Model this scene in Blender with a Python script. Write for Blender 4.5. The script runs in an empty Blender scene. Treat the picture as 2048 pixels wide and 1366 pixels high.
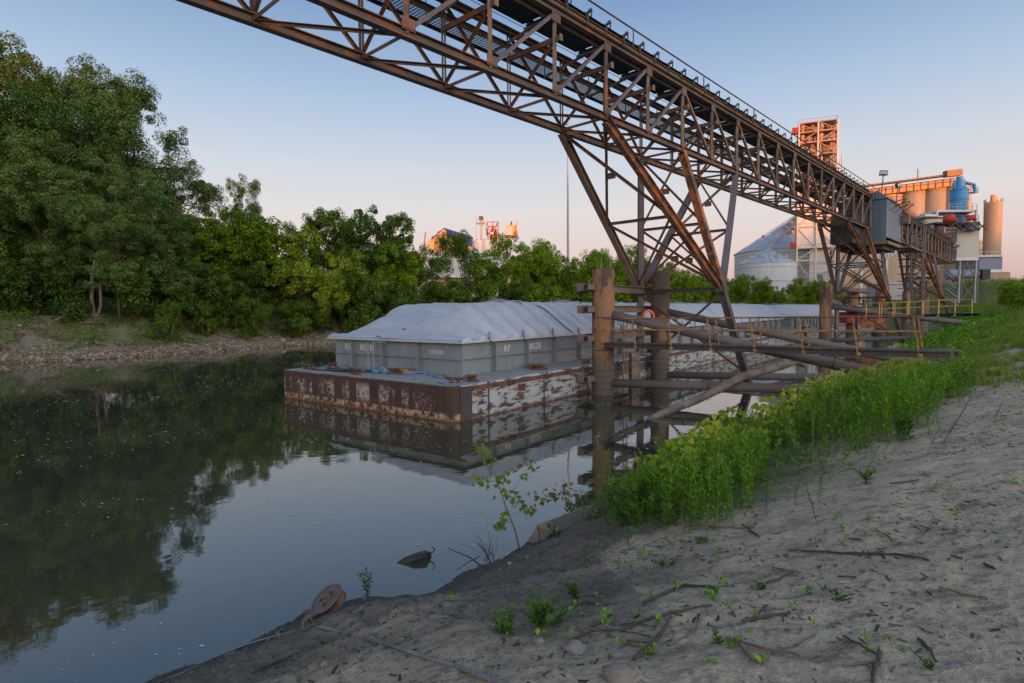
import bpy, math, random
import numpy as np
from mathutils import Vector, Matrix
R = math.radians
rng = np.random.default_rng(7)
random.seed(7)
S = bpy.context.scene
COL = S.collection

# ------------------------------------------------------------------ camera
F, PITCH, ROLL, CH = 1157.8, 0.0541, 0.0087, 3.93      # focal length in pixels of a 2048 wide picture
cd = bpy.data.cameras.new('camera'); cam = bpy.data.objects.new('camera', cd); COL.objects.link(cam)
cd.sensor_width = 36.0; cd.lens = F / 2048 * 36.0; cd.clip_start = 0.1; cd.clip_end = 9000
cam.matrix_basis = Matrix.Translation((0, 0, CH)) @ Matrix.Rotation(math.pi/2 - PITCH, 4, 'X') @ Matrix.Rotation(-ROLL, 4, 'Z')
S.camera = cam

# ------------------------------------------------------------------ sky, sun, exposure
SUN_EL, SUN_AZ = 1.9, math.atan2(0.42, -0.91)         # azimuth measured from +Y towards +X: behind the camera, to its right
W = bpy.data.worlds.new('World'); S.world = W; W.use_nodes = True
nt = W.node_tree; nt.nodes.clear()
def wn(t, **k):
    n = nt.nodes.new(t)
    for a, b in k.items(): setattr(n, a, b)
    return n
wo = wn('ShaderNodeOutputWorld'); bg = wn('ShaderNodeBackground'); nt.links.new(bg.outputs[0], wo.inputs[0])
sky = wn('ShaderNodeTexSky', sky_type='NISHITA', sun_disc=False, sun_elevation=R(SUN_EL+2), sun_rotation=SUN_AZ)
geo = wn('ShaderNodeTexCoord'); sep = wn('ShaderNodeSeparateXYZ'); nt.links.new(geo.outputs['Generated'], sep.inputs[0])
rp = wn('ShaderNodeValToRGB'); nt.links.new(sep.outputs[2], rp.inputs[0])
def lin(r, g, b): return tuple(((c/255)/12.92 if c/255 <= .04045 else ((c/255+.055)/1.055)**2.4) for c in (r, g, b)) + (1,)
stops = [(0.0, (188,152,156)), (0.045, (212,180,178)), (0.095, (226,204,200)), (0.16, (224,216,217)), (0.235, (205,212,224)),
         (0.33, (172,193,221)), (0.45, (126,157,198)), (0.62, (102,134,178)), (1.0, (84,116,162))]
el = rp.color_ramp.elements
while len(el) > 1: el.remove(el[0])
el[0].position = stops[0][0]; el[0].color = lin(*stops[0][1])
for p, c in stops[1:]:
    e = el.new(p); e.color = lin(*c)
# the sky brightens and warms smoothly towards the sunset, which is behind the camera
dt = wn('ShaderNodeVectorMath', operation='DOT_PRODUCT'); dt.inputs[1].default_value = (math.sin(SUN_AZ), math.cos(SUN_AZ), 0.15); nt.links.new(geo.outputs['Generated'], dt.inputs[0])
gl = wn('ShaderNodeMapRange', interpolation_type='SMOOTHSTEP'); gl.inputs[1].default_value = -0.25; gl.inputs[2].default_value = 1.0; nt.links.new(dt.outputs['Value'], gl.inputs[0])
tint = wn('ShaderNodeMix', data_type='RGBA'); tint.inputs[6].default_value = (1,1,1,1); tint.inputs[7].default_value = (6.6,5.2,3.8,1); nt.links.new(gl.outputs[0], tint.inputs[0])
s2 = wn('ShaderNodeMix', data_type='RGBA', blend_type='MULTIPLY'); s2.inputs[0].default_value = 1; nt.links.new(rp.outputs[0], s2.inputs[6]); nt.links.new(tint.outputs[2], s2.inputs[7])
mx = wn('ShaderNodeVectorMath', operation='ADD')
sc = wn('ShaderNodeVectorMath', operation='SCALE'); sc.inputs[3].default_value = 0.02
nt.links.new(sky.outputs[0], sc.inputs[0]); nt.links.new(sc.outputs[0], mx.inputs[0]); nt.links.new(s2.outputs[2], mx.inputs[1])
nt.links.new(mx.outputs[0], bg.inputs[0]); bg.inputs[1].default_value = 0.77
sd = bpy.data.lights.new('sun', 'SUN'); sun = bpy.data.objects.new('sun', sd); COL.objects.link(sun)
sd.energy = 5.0; sd.angle = R(0.9); sd.color = (1.0, 0.35, 0.13)
sv = Vector((math.sin(SUN_AZ)*math.cos(R(SUN_EL)), math.cos(SUN_AZ)*math.cos(R(SUN_EL)), math.sin(R(SUN_EL))))
sun.rotation_euler = sv.to_track_quat('Z', 'Y').to_euler(); sun.location = (0, -5, 30)
S.view_settings.view_transform = 'Standard'; S.view_settings.look = 'None'; S.view_settings.gamma = 1
S.view_settings.exposure = 0.35; S.view_settings.use_curve_mapping = False
S.render.engine = 'CYCLES'

# ------------------------------------------------------------------ materials
M = {}
class NT:
    def __init__(s, name):
        s.m = bpy.data.materials.new(name); s.m.use_nodes = True; s.t = s.m.node_tree; s.t.nodes.clear()
        s.out = s.n('ShaderNodeOutputMaterial'); s.b = s.n('ShaderNodeBsdfPrincipled'); s.l(s.b.outputs[0], s.out.inputs[0]); M[name] = s.m
    def n(s, t, **k):
        n = s.t.nodes.new(t)
        for a, b in k.items(): setattr(n, a, b)
        return n
    def l(s, a, b): s.t.links.new(a, b)
    def pos(s, world=True, scale=(1,1,1)):
        o = s.n('ShaderNodeNewGeometry').outputs['Position'] if world else s.n('ShaderNodeTexCoord').outputs['Object']
        if scale != (1,1,1):
            mp = s.n('ShaderNodeMapping'); mp.inputs[3].default_value = scale; s.l(o, mp.inputs[0]); o = mp.outputs[0]
        return o
    def noise(s, vec, scale, detail=4, rough=.55, dist=0):
        n = s.n('ShaderNodeTexNoise'); n.inputs['Scale'].default_value = scale; n.inputs['Detail'].default_value = detail
        n.inputs['Roughness'].default_value = rough; n.inputs['Distortion'].default_value = dist
        s.l(vec, n.inputs['Vector']); return n.outputs[0]
    def ramp(s, fac, a, b, ca=(0,0,0,1), cb=(1,1,1,1)):
        r = s.n('ShaderNodeValToRGB'); e = r.color_ramp.elements
        e[0].position = a; e[1].position = b; e[0].color = ca; e[1].color = cb; s.l(fac, r.inputs[0]); return r.outputs[0]
    def mix(s, fac, a, b, mode='MIX'):
        m = s.n('ShaderNodeMix', data_type='RGBA', blend_type=mode)
        for i, v in ((0, fac), (6, a), (7, b)):
            if hasattr(v, 'links'): s.l(v, m.inputs[i])
            elif i == 0: m.inputs[0].default_value = v
            else: m.inputs[i].default_value = (*v[:3], 1)
        return m.outputs[2]
    def math(s, op, a, b=0):
        m = s.n('ShaderNodeMath', operation=op)
        for i, v in ((0, a), (1, b)):
            if hasattr(v, 'links'): s.l(v, m.inputs[i])
            else: m.inputs[i].default_value = v
        return m.outputs[0]
    def col(s, c):
        if hasattr(c, 'links'): s.l(c, s.b.inputs['Base Color'])
        else: s.b.inputs['Base Color'].default_value = (*c[:3], 1)
    def bump(s, h, strength=.4, dist=.02):
        b = s.n('ShaderNodeBump'); b.inputs['Strength'].default_value = strength; b.inputs['Distance'].default_value = dist
        s.l(h, b.inputs['Height']); s.l(b.outputs[0], s.b.inputs['Normal'])
    def rough(s, v, metal=0, spec=.4):
        if hasattr(v, 'links'): s.l(v, s.b.inputs['Roughness'])
        else: s.b.inputs['Roughness'].default_value = v
        s.b.inputs['Metallic'].default_value = metal; s.b.inputs['Specular IOR Level'].default_value = spec

def weathered(name, base, rust=(.16,.055,.022), amount=.5, var=.35, scale=1.6, rough=.75, fine=22, bump=.25, pale=None):
    """painted or bare steel with blotches of rust that grow with `amount`"""
    t = NT(name); p = t.pos(); n1 = t.noise(p, scale, 6, .65, .4); n2 = t.noise(p, fine, 4, .6); n3 = t.noise(p, scale*.35, 3)
    c = t.mix(t.ramp(n3, .3, .7), tuple(x*(1-var) for x in base), tuple(min(1, x*(1+var)) for x in base))
    m = t.math('ADD', t.math('MULTIPLY', n1, .75), t.math('MULTIPLY', n2, .25))
    c = t.mix(t.ramp(m, .66-.3*amount, .74-.3*amount), c, t.mix(n2, rust, tuple(x*2.1 for x in rust)))
    if pale: c = t.mix(t.ramp(t.noise(p, scale*2.3, 6, .7), .60, .66), c, pale)
    t.col(c); t.rough(rough); t.bump(n2, bump, .01); return t
weathered('brown_steel', (.098,.068,.053), (.145,.055,.026), .52, .3, 1.1)
weathered('tan_steel', (.155,.110,.078), (.15,.062,.028), .45, .3, 1.4)
weathered('rust_steel', (.095,.050,.033), (.215,.075,.026), .62, .4, 1.3)
weathered('dark_steel', (.055,.045,.042), (.09,.045,.028), .3, .3, 1.2)
weathered('lilac_steel', (.120,.094,.100), (.10,.05,.035), .25, .25, 1.5)
weathered('black_steel', (.03,.034,.036), (.06,.035,.025), .2, .3, 1.2)
weathered('pipe_steel', (.125,.100,.088), (.085,.052,.038), .42, .32, .8, fine=55)
weathered('yellow_paint', (.32,.19,.05), (.12,.052,.03), .70, .2, 5.0)
weathered('yellow_rail', (.55,.36,.06), (.15,.07,.03), .30, .2, 6.0)
weathered('fitting_rust', (.075,.038,.026), (.20,.085,.035), .42, .4, 6.0)
weathered('galvanised', (.27,.275,.28), (.18,.16,.14), .18, .12, .35, .5)
weathered('bin_roof', (.30,.33,.38), (.16,.16,.17), .3, .18, .25, .5)
weathered('white_paint', (.52,.50,.47), (.34,.26,.2), .28, .12, .4)
weathered('tower_white', (.50,.40,.34), (.40,.2,.12), .25, .12, .35)
weathered('red_paint', (.30,.030,.022), (.16,.05,.03), .25, .2, 1.0)
weathered('blue_paint', (.03,.20,.42), (.05,.12,.2), .15, .2, .5, .5)
weathered('pale_blue', (.10,.32,.52), (.1,.2,.3), .15, .2, .5, .5)
weathered('roof_blue', (.022,.035,.20), (.03,.04,.12), .1, .15, .2)
weathered('beige_sheet', (.40,.375,.335), (.3,.2,.14), .15, .1, .3)
weathered('slate_sheet', (.14,.17,.22), (.1,.11,.13), .1, .1, .3)
weathered('sunlit_orange', (.52,.27,.12), (.3,.15,.07), .2, .2, .4)  # low sun's orange put into walls, gallery and rims; also the hopper's own orange
weathered('wood', (.165,.122,.092), (.075,.052,.038), .5, .5, 5.0, .95, 34, 1.0)
weathered('dead_wood', (.062,.048,.040), (.03,.024,.02), .5, .3, 6.0, .9, 60, .4)
weathered('pale_twig', (.150,.105,.075), (.08,.05,.035), .4, .3, 8.0, .9, 60, .3)
weathered('wet_wood', (.022,.020,.019), (.06,.045,.035), .3, .3, 6.0, .6, 60, .4)
weathered('bark', (.085,.070,.055), (.06,.05,.04), .45, .3, 2.0, .95, 30, .5)
weathered('stone', (.165,.143,.125), (.10,.08,.065), .4, .25, 5.0, .9, 40, .5)
weathered('pale_stone', (.215,.175,.140), (.12,.09,.07), .45, .3, 4.0, .9, 40, .5)
weathered('clod', (.105,.083,.066), (.06,.046,.037), .4, .3, 8.0, .95, 60, .6)
weathered('rubber', (.012,.012,.013), (.03,.025,.02), .2, .3, 3.0, .6)
weathered('orange_ring', (.62,.10,.03), (.4,.06,.02), .1, .1, 5.0, .5)
weathered('blue_rope', (.13,.19,.34), (.06,.09,.15), .3, .3, 30.0, .9)
weathered('pulley_iron', (.125,.095,.082), (.06,.042,.034), .5, .35, 7.0, .8, 50, .5)
weathered('tower_sunlit', (.42,.20,.125), (.33,.15,.08), .4, .15, .4)  # orange sunlight put into the colour of the upper tower steel
weathered('wire', (.15,.14,.13), (.12,.09,.07), .30, .25, 12.0, .45, 120, .3)

t = NT('concrete'); p = t.pos(); n = t.noise(t.pos(scale=(.5,.5,.06)), 1.0, 5, .6); n2 = t.noise(p, 3, 4)
t.col(t.mix(n, (.20,.145,.10), (.42,.31,.22))); t.rough(.9); t.bump(n2, .2, .02)
t = NT('belt_deck'); p = t.pos(); t.col(t.mix(t.noise(p, 1.2, 4), (.006,.012,.016), (.022,.038,.045))); t.rough(.75)

def corrugated(name, base, freq, axis='X', dirt=.25):
    t = NT(name); o = t.pos(False); wv = t.n('ShaderNodeTexWave', wave_type='BANDS', bands_direction=axis); wv.inputs['Scale'].default_value = freq
    t.l(o, wv.inputs[0]); n = t.noise(t.pos(scale=(1,1,.25)), 1.2, 5, .65)
    c = t.mix(t.ramp(n, .3, .75), tuple(x*(1+dirt) for x in base), tuple(x*(1-dirt) for x in base))
    c = t.mix(t.ramp(t.noise(t.pos(), 3.2, 5, .7), .69, .73), c, (.12,.06,.035)); t.col(c); t.rough(.55); t.bump(wv.outputs[1], .6, .04)
corrugated('hut_sheet', (.072,.105,.135), 1.6)
corrugated('wall_sheet', (.55,.50,.46), .9, dirt=.1)
corrugated('bin_sheet', (.40,.41,.42), .8, 'Z', dirt=.12)

# barge paints (object coordinates: x across, y along, z up)
t = NT('coaming_paint'); o = t.pos(False)
n = t.noise(t.pos(False, (1,1,.35)), 1.4, 6, .65); fine = t.noise(o, 14, 4)
c = t.mix(t.ramp(n, .3, .7), (.145,.172,.192), (.198,.228,.246))
c = t.mix(t.math('MULTIPLY', t.ramp(t.noise(t.pos(False, (3,3,.5)), 2.6, 4, .7), .5, .75), .35), c, (.12,.115,.11))
c = t.mix(t.ramp(t.noise(o, 3.6, 5, .72), .685, .70), c, (.075,.035,.022)); t.col(c); t.rough(.6); t.bump(fine, .15, .01)
t = NT('cover_white'); o = t.pos(False); n = t.noise(o, .8, 5, .6); n2 = t.noise(t.pos(False, (.6,3,1)), 2.2, 5, .7)
c = t.mix(t.ramp(n, .3, .7), (.33,.36,.41), (.40,.43,.48)); c = t.mix(t.ramp(n2, .45, .8), c, (.25,.27,.30))
c = t.mix(t.ramp(t.noise(o, 40, 3), .45, .8), c, (.31,.335,.375)); t.col(c); t.rough(.62); t.bump(t.noise(o, 55, 3), .1, .005)
t = NT('deck_paint'); o = t.pos(False); n = t.noise(o, .9, 6, .7)
c = t.mix(t.ramp(n, .35, .7), (.185,.18,.172), (.27,.262,.25)); c = t.mix(t.ramp(t.noise(o, 2.1, 6, .7), .56, .66), c, (.13,.085,.06)); t.col(c); t.rough(.85); t.bump(t.noise(o, 30), .2, .01)

def hull_mat(name, side):
    t = NT(name); o = t.pos(False); sx = t.n('ShaderNodeSeparateXYZ'); t.l(o, sx.inputs[0]); z = sx.outputs[2]
    fine = t.noise(o, 26, 5, .7)
    dark = t.mix(t.noise(t.pos(False, (1,1,.5)), 1.5, 5), (.026,.016,.013), (.078,.034,.022))
    if side:
        patch = t.math('ADD', t.math('MULTIPLY', t.noise(t.pos(False, (1,.5,2.4)), 2.3, 8, .72), .8), t.math('MULTIPLY', fine, .2))
        paint = t.mix(t.noise(t.pos(False, (1,.7,1.5)), 1.1, 4), (.30,.33,.34), (.44,.46,.46))
        paint = t.mix(t.ramp(fine, .42, .75), paint, (.20,.15,.12))
        c = t.mix(t.ramp(patch, .500, .535), paint, t.mix(t.noise(o, 6), (.035,.020,.015), (.115,.050,.03)))
        seam = t.n('ShaderNodeTexWave', wave_type='BANDS', bands_direction='Y'); seam.inputs['Scale'].default_value = .085; seam.inputs['Distortion'].default_value = .25; t.l(o, seam.inputs[0])
        c = t.mix(t.ramp(seam.outputs[1], .996, .999), c, (.03,.017,.012))
    else:
        band = t.noise(t.pos(False, (1.9,1,.22)), 1.0, 3, .5); blot = t.noise(t.pos(False, (1.0,1,1.5)), 4.6, 9, .8)
        lump = t.noise(t.pos(False, (.55,1,.4)), 1.0, 2, .5)
        zz = t.math('SUBTRACT', 1.0, t.math('ABSOLUTE', t.math('MULTIPLY', t.math('SUBTRACT', z, .70), 2.3)))
        m = t.math('MULTIPLY', t.math('MULTIPLY', t.ramp(band, .46, .56), t.ramp(zz, .0, .6)), t.ramp(t.math('ADD', t.math('MULTIPLY', blot, .7), t.math('MULTIPLY', lump, .3)), .485, .53))
        c = t.mix(m, dark, t.mix(t.ramp(fine, .35, .7), (.42,.38,.34), (.26,.11,.05)))
        zb = t.math('SUBTRACT', 1.0, t.math('ABSOLUTE', t.math('MULTIPLY', t.math('SUBTRACT', z, .16), 6.5)))
        m2 = t.math('MULTIPLY', t.ramp(zb, .0, .35), t.ramp(t.noise(t.pos(False, (1,1,.8)), 4.2, 9, .75), .47, .53))
        c = t.mix(m2, c, t.mix(t.ramp(fine, .35, .65), (.40,.34,.24), (.30,.13,.05)))
    zw = t.math('ADD', z, t.math('MULTIPLY', t.math('SUBTRACT', t.noise(o, 3.0, 6, .7), .5), .5))
    c = t.mix(t.ramp(zw, .0, .14), t.mix(fine, (.045,.018,.01), (.22,.075,.03)), c)
    t.col(c); t.rough(.72); t.bump(t.math('ADD', fine, t.noise(o, 2.5, 4)), .35, .02)
hull_mat('hull_stern', False); hull_mat('hull_side', True)
t = NT('stencil'); t.col((.62,.60,.53)); t.rough(.8)
t = NT('stencil_faded'); t.col((.34,.20,.13)); t.rough(.8)

t = NT('mooring_pile'); p = t.pos(); n = t.noise(t.pos(scale=(1.2,1.2,.4)), .85, 8, .66, .3)
sx = t.n('ShaderNodeSeparateXYZ'); t.l(p, sx.inputs[0])
c = t.mix(t.noise(t.pos(scale=(1,1,.3)), 3, 4), (.055,.034,.029), (.105,.066,.050))
c = t.mix(t.ramp(n, .495, .515), c, t.mix(t.noise(t.pos(scale=(2,2,.5)), 7), (.30,.155,.07), (.15,.078,.045)))
rings = t.n('ShaderNodeTexWave', wave_type='BANDS', bands_direction='Z'); rings.inputs['Scale'].default_value = 1.1; rings.inputs['Distortion'].default_value = 3; rings.inputs['Detail'].default_value = 3; t.l(p, rings.inputs[0])
low = t.mix(rings.outputs[1], (.078,.060,.047), (.100,.077,.058))
c = t.mix(t.ramp(t.math('ADD', sx.outputs[2], t.math('MULTIPLY', n, .8)), 1.3, 1.9), low, c) if False else t.mix(t.ramp(t.math('MULTIPLY', sx.outputs[2], .2), .24, .42), low, c)
t.col(c); t.rough(.8); t.bump(t.noise(p, 18, 5), .3, .015)

# ground, water, leaves
t = NT('ground'); p = t.pos(); at_ = t.n('ShaderNodeVertexColor', layer_name='zone'); sp = t.n('ShaderNodeSeparateColor'); t.l(at_.outputs[0], sp.inputs[0])
n1 = t.noise(p, .9, 6, .62); n2 = t.noise(p, 7, 6, .7); n3 = t.noise(p, 34, 4, .7); n4 = t.noise(t.pos(scale=(1,2.2,1)), 3.2, 6, .72)
sand = t.mix(t.ramp(n1, .3, .7), (.395,.295,.200), (.545,.412,.285))
sand = t.mix(t.math('MULTIPLY', t.ramp(n4, .50, .66), .8), sand, (.140,.104,.074)); sand = t.mix(t.math('MULTIPLY', t.ramp(t.noise(t.pos(scale=(1,1.7,1)), 13, 6, .75), .52, .64), .55), sand, (.095,.068,.049))
vo = t.n('ShaderNodeTexVoronoi', feature='DISTANCE_TO_EDGE'); vo.inputs['Scale'].default_value = 5.5; dv_ = t.n('ShaderNodeVectorMath', operation='ADD'); t.l(p, dv_.inputs[0]); wob = t.n('ShaderNodeTexNoise'); wob.inputs['Scale'].default_value = 4.0; t.l(p, wob.inputs['Vector']); t.l(wob.outputs[1], dv_.inputs[1]); t.l(dv_.outputs[0], vo.inputs['Vector'])
crack = t.math('MULTIPLY', t.ramp(vo.outputs['Distance'], .0, .018, (1,1,1,1), (0,0,0,1)), t.ramp(n1, .50, .60))
sand = t.mix(t.math('MULTIPLY', crack, .6), sand, (.10,.075,.057)); sand = t.mix(t.ramp(n3, .60, .70), sand, (.12,.09,.068))
mud = t.mix(t.ramp(n2, .3, .7), (.080,.060,.045), (.190,.148,.112))
wet = t.mix(n2, (.028,.024,.021), (.055,.047,.04))
grass = t.mix(t.ramp(n2, .35, .65), (.045,.075,.012), (.14,.165,.045))
dirt = t.mix(t.ramp(n1, .35, .65), (.10,.075,.05), (.20,.15,.10))
c = t.mix(sp.outputs[1], sand, mud); c = t.mix(sp.outputs[2], c, wet)
c = t.mix(t.math('MULTIPLY', sp.outputs[0], t.ramp(n1, .2, .45)), c, t.mix(t.ramp(n4, .52, .66), grass, dirt))
t.col(c); t.rough(t.ramp(sp.outputs[2], 0, 1, (.93,.93,.93,1), (.5,.5,.5,1))); hh = t.math('ADD', n2, t.math('MULTIPLY', n3, .6)); t.bump(hh, 1.0, .05)

t = NT('river_water'); p = t.pos()
t.col((.040,.039,.024)); t.rough(.025); t.b.inputs['IOR'].default_value = 2.3; t.b.inputs['Specular IOR Level'].default_value = .5
a = t.noise(t.pos(scale=(1,1,1)), .55, 3, .5, .6); b2 = t.noise(t.pos(scale=(1,1.6,1)), 3.2, 3, .5)
t.bump(t.math('ADD', a, t.math('MULTIPLY', b2, .10)), .10, .055)

def leaf_mat(name, ca, cb, trans=.30, scale=.35):
    t = NT(name); oi = t.n('ShaderNodeObjectInfo'); n = t.noise(t.pos(), scale, 4, .6); ge = t.n('ShaderNodeNewGeometry')
    f = t.math('ADD', t.math('MULTIPLY', n, .42), t.math('MULTIPLY', ge.outputs['Random Per Island'], .58))
    f = t.math('ADD', f, t.math('MULTIPLY', t.math('SUBTRACT', oi.outputs['Random'], .5), .16))
    c = t.mix(t.ramp(f, .28, .75), ca, cb); t.col(c); t.rough(.6, 0, .12)
    tr = t.n('ShaderNodeBsdfTranslucent'); t.l(t.mix(1.0, c, (1.6,1.7,.7), 'MULTIPLY'), tr.inputs[0])
    ms = t.n('ShaderNodeMixShader'); ms.inputs[0].default_value = trans; t.l(t.b.outputs[0], ms.inputs[1]); t.l(tr.outputs[0], ms.inputs[2]); t.l(ms.outputs[0], t.out.inputs[0])
leaf_mat('leaf_cottonwood', (.026,.062,.010), (.175,.260,.080))
leaf_mat('leaf_bright', (.045,.095,.005), (.220,.310,.018))
leaf_mat('leaf_lime', (.085,.130,.008), (.28,.34,.030))
leaf_mat('leaf_mid', (.030,.064,.008), (.150,.225,.026))
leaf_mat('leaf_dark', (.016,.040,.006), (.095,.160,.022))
leaf_mat('leaf_weed', (.050,.120,.008), (.190,.340,.030), .35, 1.1)
leaf_mat('dry_stem', (.12,.09,.04), (.26,.20,.10), .1, 2)
leaf_mat('leaf_broad', (.030,.075,.010), (.10,.19,.03), .35, 1.5)
leaf_mat('leaf_vine', (.15,.22,.02), (.33,.33,.03), .4, 1.5)
leaf_mat('leaf_sapling', (.06,.12,.02), (.20,.26,.04), .4, 6)
leaf_mat('leaf_litter', (.07,.045,.028), (.22,.14,.085), .1, 3)
leaf_mat('bark_litter', (.035,.026,.02), (.12,.085,.058), .0, 3)
leaf_mat('grass_blade', (.060,.105,.010), (.20,.25,.040), .3, .3)
leaf_mat('foam', (.45,.47,.44), (.6,.62,.6), .0, 3)
leaf_mat('gravel', (.11,.08,.058), (.33,.245,.175), .0, .6)
t = NT('glass'); t.col((.03,.035,.04)); t.rough(.12)
t = NT('lamp_glass'); t.col((.30,.31,.30)); t.rough(.2)
t = NT('lamp_glow'); t.col((1,.8,.4)); t.b.inputs['Emission Color'].default_value = (1,.75,.35,1); t.b.inputs['Emission Strength'].default_value = 6

# ------------------------------------------------------------------ geometry helpers
def mesh_np(name, V, faces, smooth=False):
    me = bpy.data.meshes.new(name)
    if isinstance(faces, np.ndarray):
        V = np.asarray(V, dtype=np.float32); k = faces.shape[1]; nf = len(faces)
        me.vertices.add(len(V)); me.vertices.foreach_set('co', V.ravel())
        me.loops.add(nf*k); me.loops.foreach_set('vertex_index', faces.astype(np.int32).ravel())
        me.polygons.add(nf); me.polygons.foreach_set('loop_start', np.arange(0, nf*k, k, dtype=np.int32))
        me.update(calc_edges=True)
    else:
        me.from_pydata([tuple(v) for v in V], [], faces)
    if smooth: me.polygons.foreach_set('use_smooth', [True]*len(me.polygons))
    me.update(); return me
def wm(o):
    b = o.matrix_basis
    return (wm(o.parent) @ o.matrix_parent_inverse @ b) if o.parent else b.copy()
def link(name, me, mat=None, parent=None, local=False, mtx=None, kind=None):
    """local=False: the mesh (or mtx) is in world coordinates even when there is a parent"""
    o = bpy.data.objects.new(name, me); COL.objects.link(o)
    if mtx is not None: o.matrix_basis = mtx
    if parent is not None:
        o.parent = parent
        if not local: o.matrix_parent_inverse = wm(parent).inverted()
    if mat and me is not None and len(me.materials) == 0: me.materials.append(M[mat])
    if kind: o['kind'] = kind
    return o
def tag(o, label=None, cat=None, group=None, kind=None):
    if label: o['label'] = label
    if cat: o['category'] = cat
    if group: o['group'] = group
    if kind: o['kind'] = kind
    return o
def thing(name, label, cat, loc=(0,0,0), rz=0, group=None):
    o = bpy.data.objects.new(name, None); COL.objects.link(o)
    o.matrix_basis = Matrix.Translation(loc) @ Matrix.Rotation(rz, 4, 'Z'); o.empty_display_size = .3
    return tag(o, label, cat, group)
def kids(o): return [c for c in bpy.data.objects if c.parent == o]
def copy_tree(o, childmap, parent=None):
    c = o.copy(); COL.objects.link(c)
    if parent is not None: c.parent = parent
    for ch in childmap.get(o.name, []): copy_tree(ch, childmap, c)
    return c
def child_map():
    m = {}
    for c in bpy.data.objects:
        if c.parent: m.setdefault(c.parent.name, []).append(c)
    return m

class MB:
    def __init__(s): s.v = []; s.f = []
    def add(s, V, Fs):
        k = len(s.v); s.v += [tuple(v) for v in V]; s.f += [tuple(i+k for i in f) for f in Fs]; return s
    def box(s, c, d, rz=0, mtx=None, taper=1.0):
        x, y, z = d[0]/2, d[1]/2, d[2]/2
        P = [Vector((sx*x*(taper if sz > 0 else 1), sy*y*(taper if sz > 0 else 1), sz*z)) for sz in (-1,1) for sx, sy in ((-1,-1),(1,-1),(1,1),(-1,1))]
        m = Matrix.Translation(c) @ (mtx if mtx is not None else Matrix.Rotation(rz, 4, 'Z'))
        return s.add([m @ p for p in P], [(3,2,1,0),(4,5,6,7),(0,1,5,4),(1,2,6,5),(2,3,7,6),(3,0,4,7)])
    def tube(s, pts, rad, n=8, cap=True, lobes=0, twist=0, jit=0):
        P = [Vector(p) for p in pts]; N = len(P)
        if not hasattr(rad, '__len__'): rad = [rad]*N
        rings = []; up = None; L = 0
        for i in range(N):
            t = (P[min(i+1, N-1)] - P[max(i-1, 0)]).normalized()
            if up is None: up = Vector((0,0,1)) if abs(t.z) < .9 else Vector((1,0,0))
            a = t.cross(up).normalized(); b = a.cross(t).normalized(); up = b
            if i: L += (P[i]-P[i-1]).length
            ring = []
            for k in range(n):
                th = 2*math.pi*k/n; r = rad[i]*(1 + (lobes and .16*math.cos(lobes*th - twist*L))) * (1 + jit*(random.random()-.5))
                ring.append(P[i] + a*(r*math.cos(th)) + b*(r*math.sin(th)))
            rings.append(ring)
        V = [v for r in rings for v in r]; Fs = []
        for i in range(N-1):
            for k in range(n):
                Fs.append((i*n+k, i*n+(k+1)%n, (i+1)*n+(k+1)%n, (i+1)*n+k))
        if cap: Fs.append(tuple(range(n))[::-1]); Fs.append(tuple((N-1)*n+k for k in range(n)))
        return s.add(V, Fs)
    def cyl(s, c, r, h, n=24, r2=None):
        r2 = r if r2 is None else r2
        V = [(c[0]+r*math.cos(2*math.pi*k/n), c[1]+r*math.sin(2*math.pi*k/n), c[2]) for k in range(n)] + \
            [(c[0]+r2*math.cos(2*math.pi*k/n), c[1]+r2*math.sin(2*math.pi*k/n), c[2]+h) for k in range(n)]
        return s.add(V, [(k, (k+1)%n, n+(k+1)%n, n+k) for k in range(n)] + [tuple(range(n))[::-1], tuple(range(n, 2*n))])
    def bar(s, a, b, w, h=None):
        a, b = Vector(a), Vector(b); h = h or w; m = beam_mtx(a, b, w, h)
        P = [m @ Vector((x, y, z)) for z in (0,1) for x, y in ((-.5,-.5),(.5,-.5),(.5,.5),(-.5,.5))]
        return s.add(P, [(3,2,1,0),(4,5,6,7),(0,1,5,4),(1,2,6,5),(2,3,7,6),(3,0,4,7)])
    def lathe(s, c, prof, n=20, mtx=None):
        V = []; m = Matrix.Translation(c) @ (mtx if mtx is not None else Matrix())
        for r, z in prof:
            for k in range(n): V.append(m @ Vector((r*math.cos(2*math.pi*k/n), r*math.sin(2*math.pi*k/n), z)))
        N = len(prof); Fs = [(i*n+k, i*n+(k+1)%n, (i+1)*n+(k+1)%n, (i+1)*n+k) for i in range(N-1) for k in range(n)]
        Fs.append(tuple(range(n))[::-1]); Fs.append(tuple((N-1)*n+k for k in range(n)))
        return s.add(V, Fs)
    def build(s, name, mat, parent=None, local=False, smooth=False, mtx=None, kind=None):
        return link(name, mesh_np(name, s.v, s.f, smooth), mat, parent, local, mtx, kind)
def beam_mtx(a, b, w, h, roll=0):
    d = b - a; L = d.length; q = d.to_track_quat('Z', 'Y')
    # keep the section upright: local X horizontal
    t = d.normalized(); x = Vector((t.y, -t.x, 0))
    if x.length < 1e-3: x = Vector((1,0,0))
    x.normalize(); y = t.cross(x).normalized()
    m = Matrix((x, y, t)).transposed().to_4x4()
    if roll: m = m @ Matrix.Rotation(roll, 4, 'Z')
    return Matrix.Translation(a) @ m @ Matrix.Diagonal((w, h, L, 1))
def sect(name, poly):
    n = len(poly); V = [(x, y, 0) for x, y in poly] + [(x, y, 1) for x, y in poly]
    return V, [(k, (k+1)%n, n+(k+1)%n, n+k) for k in range(n)]
SEC = {}
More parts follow.
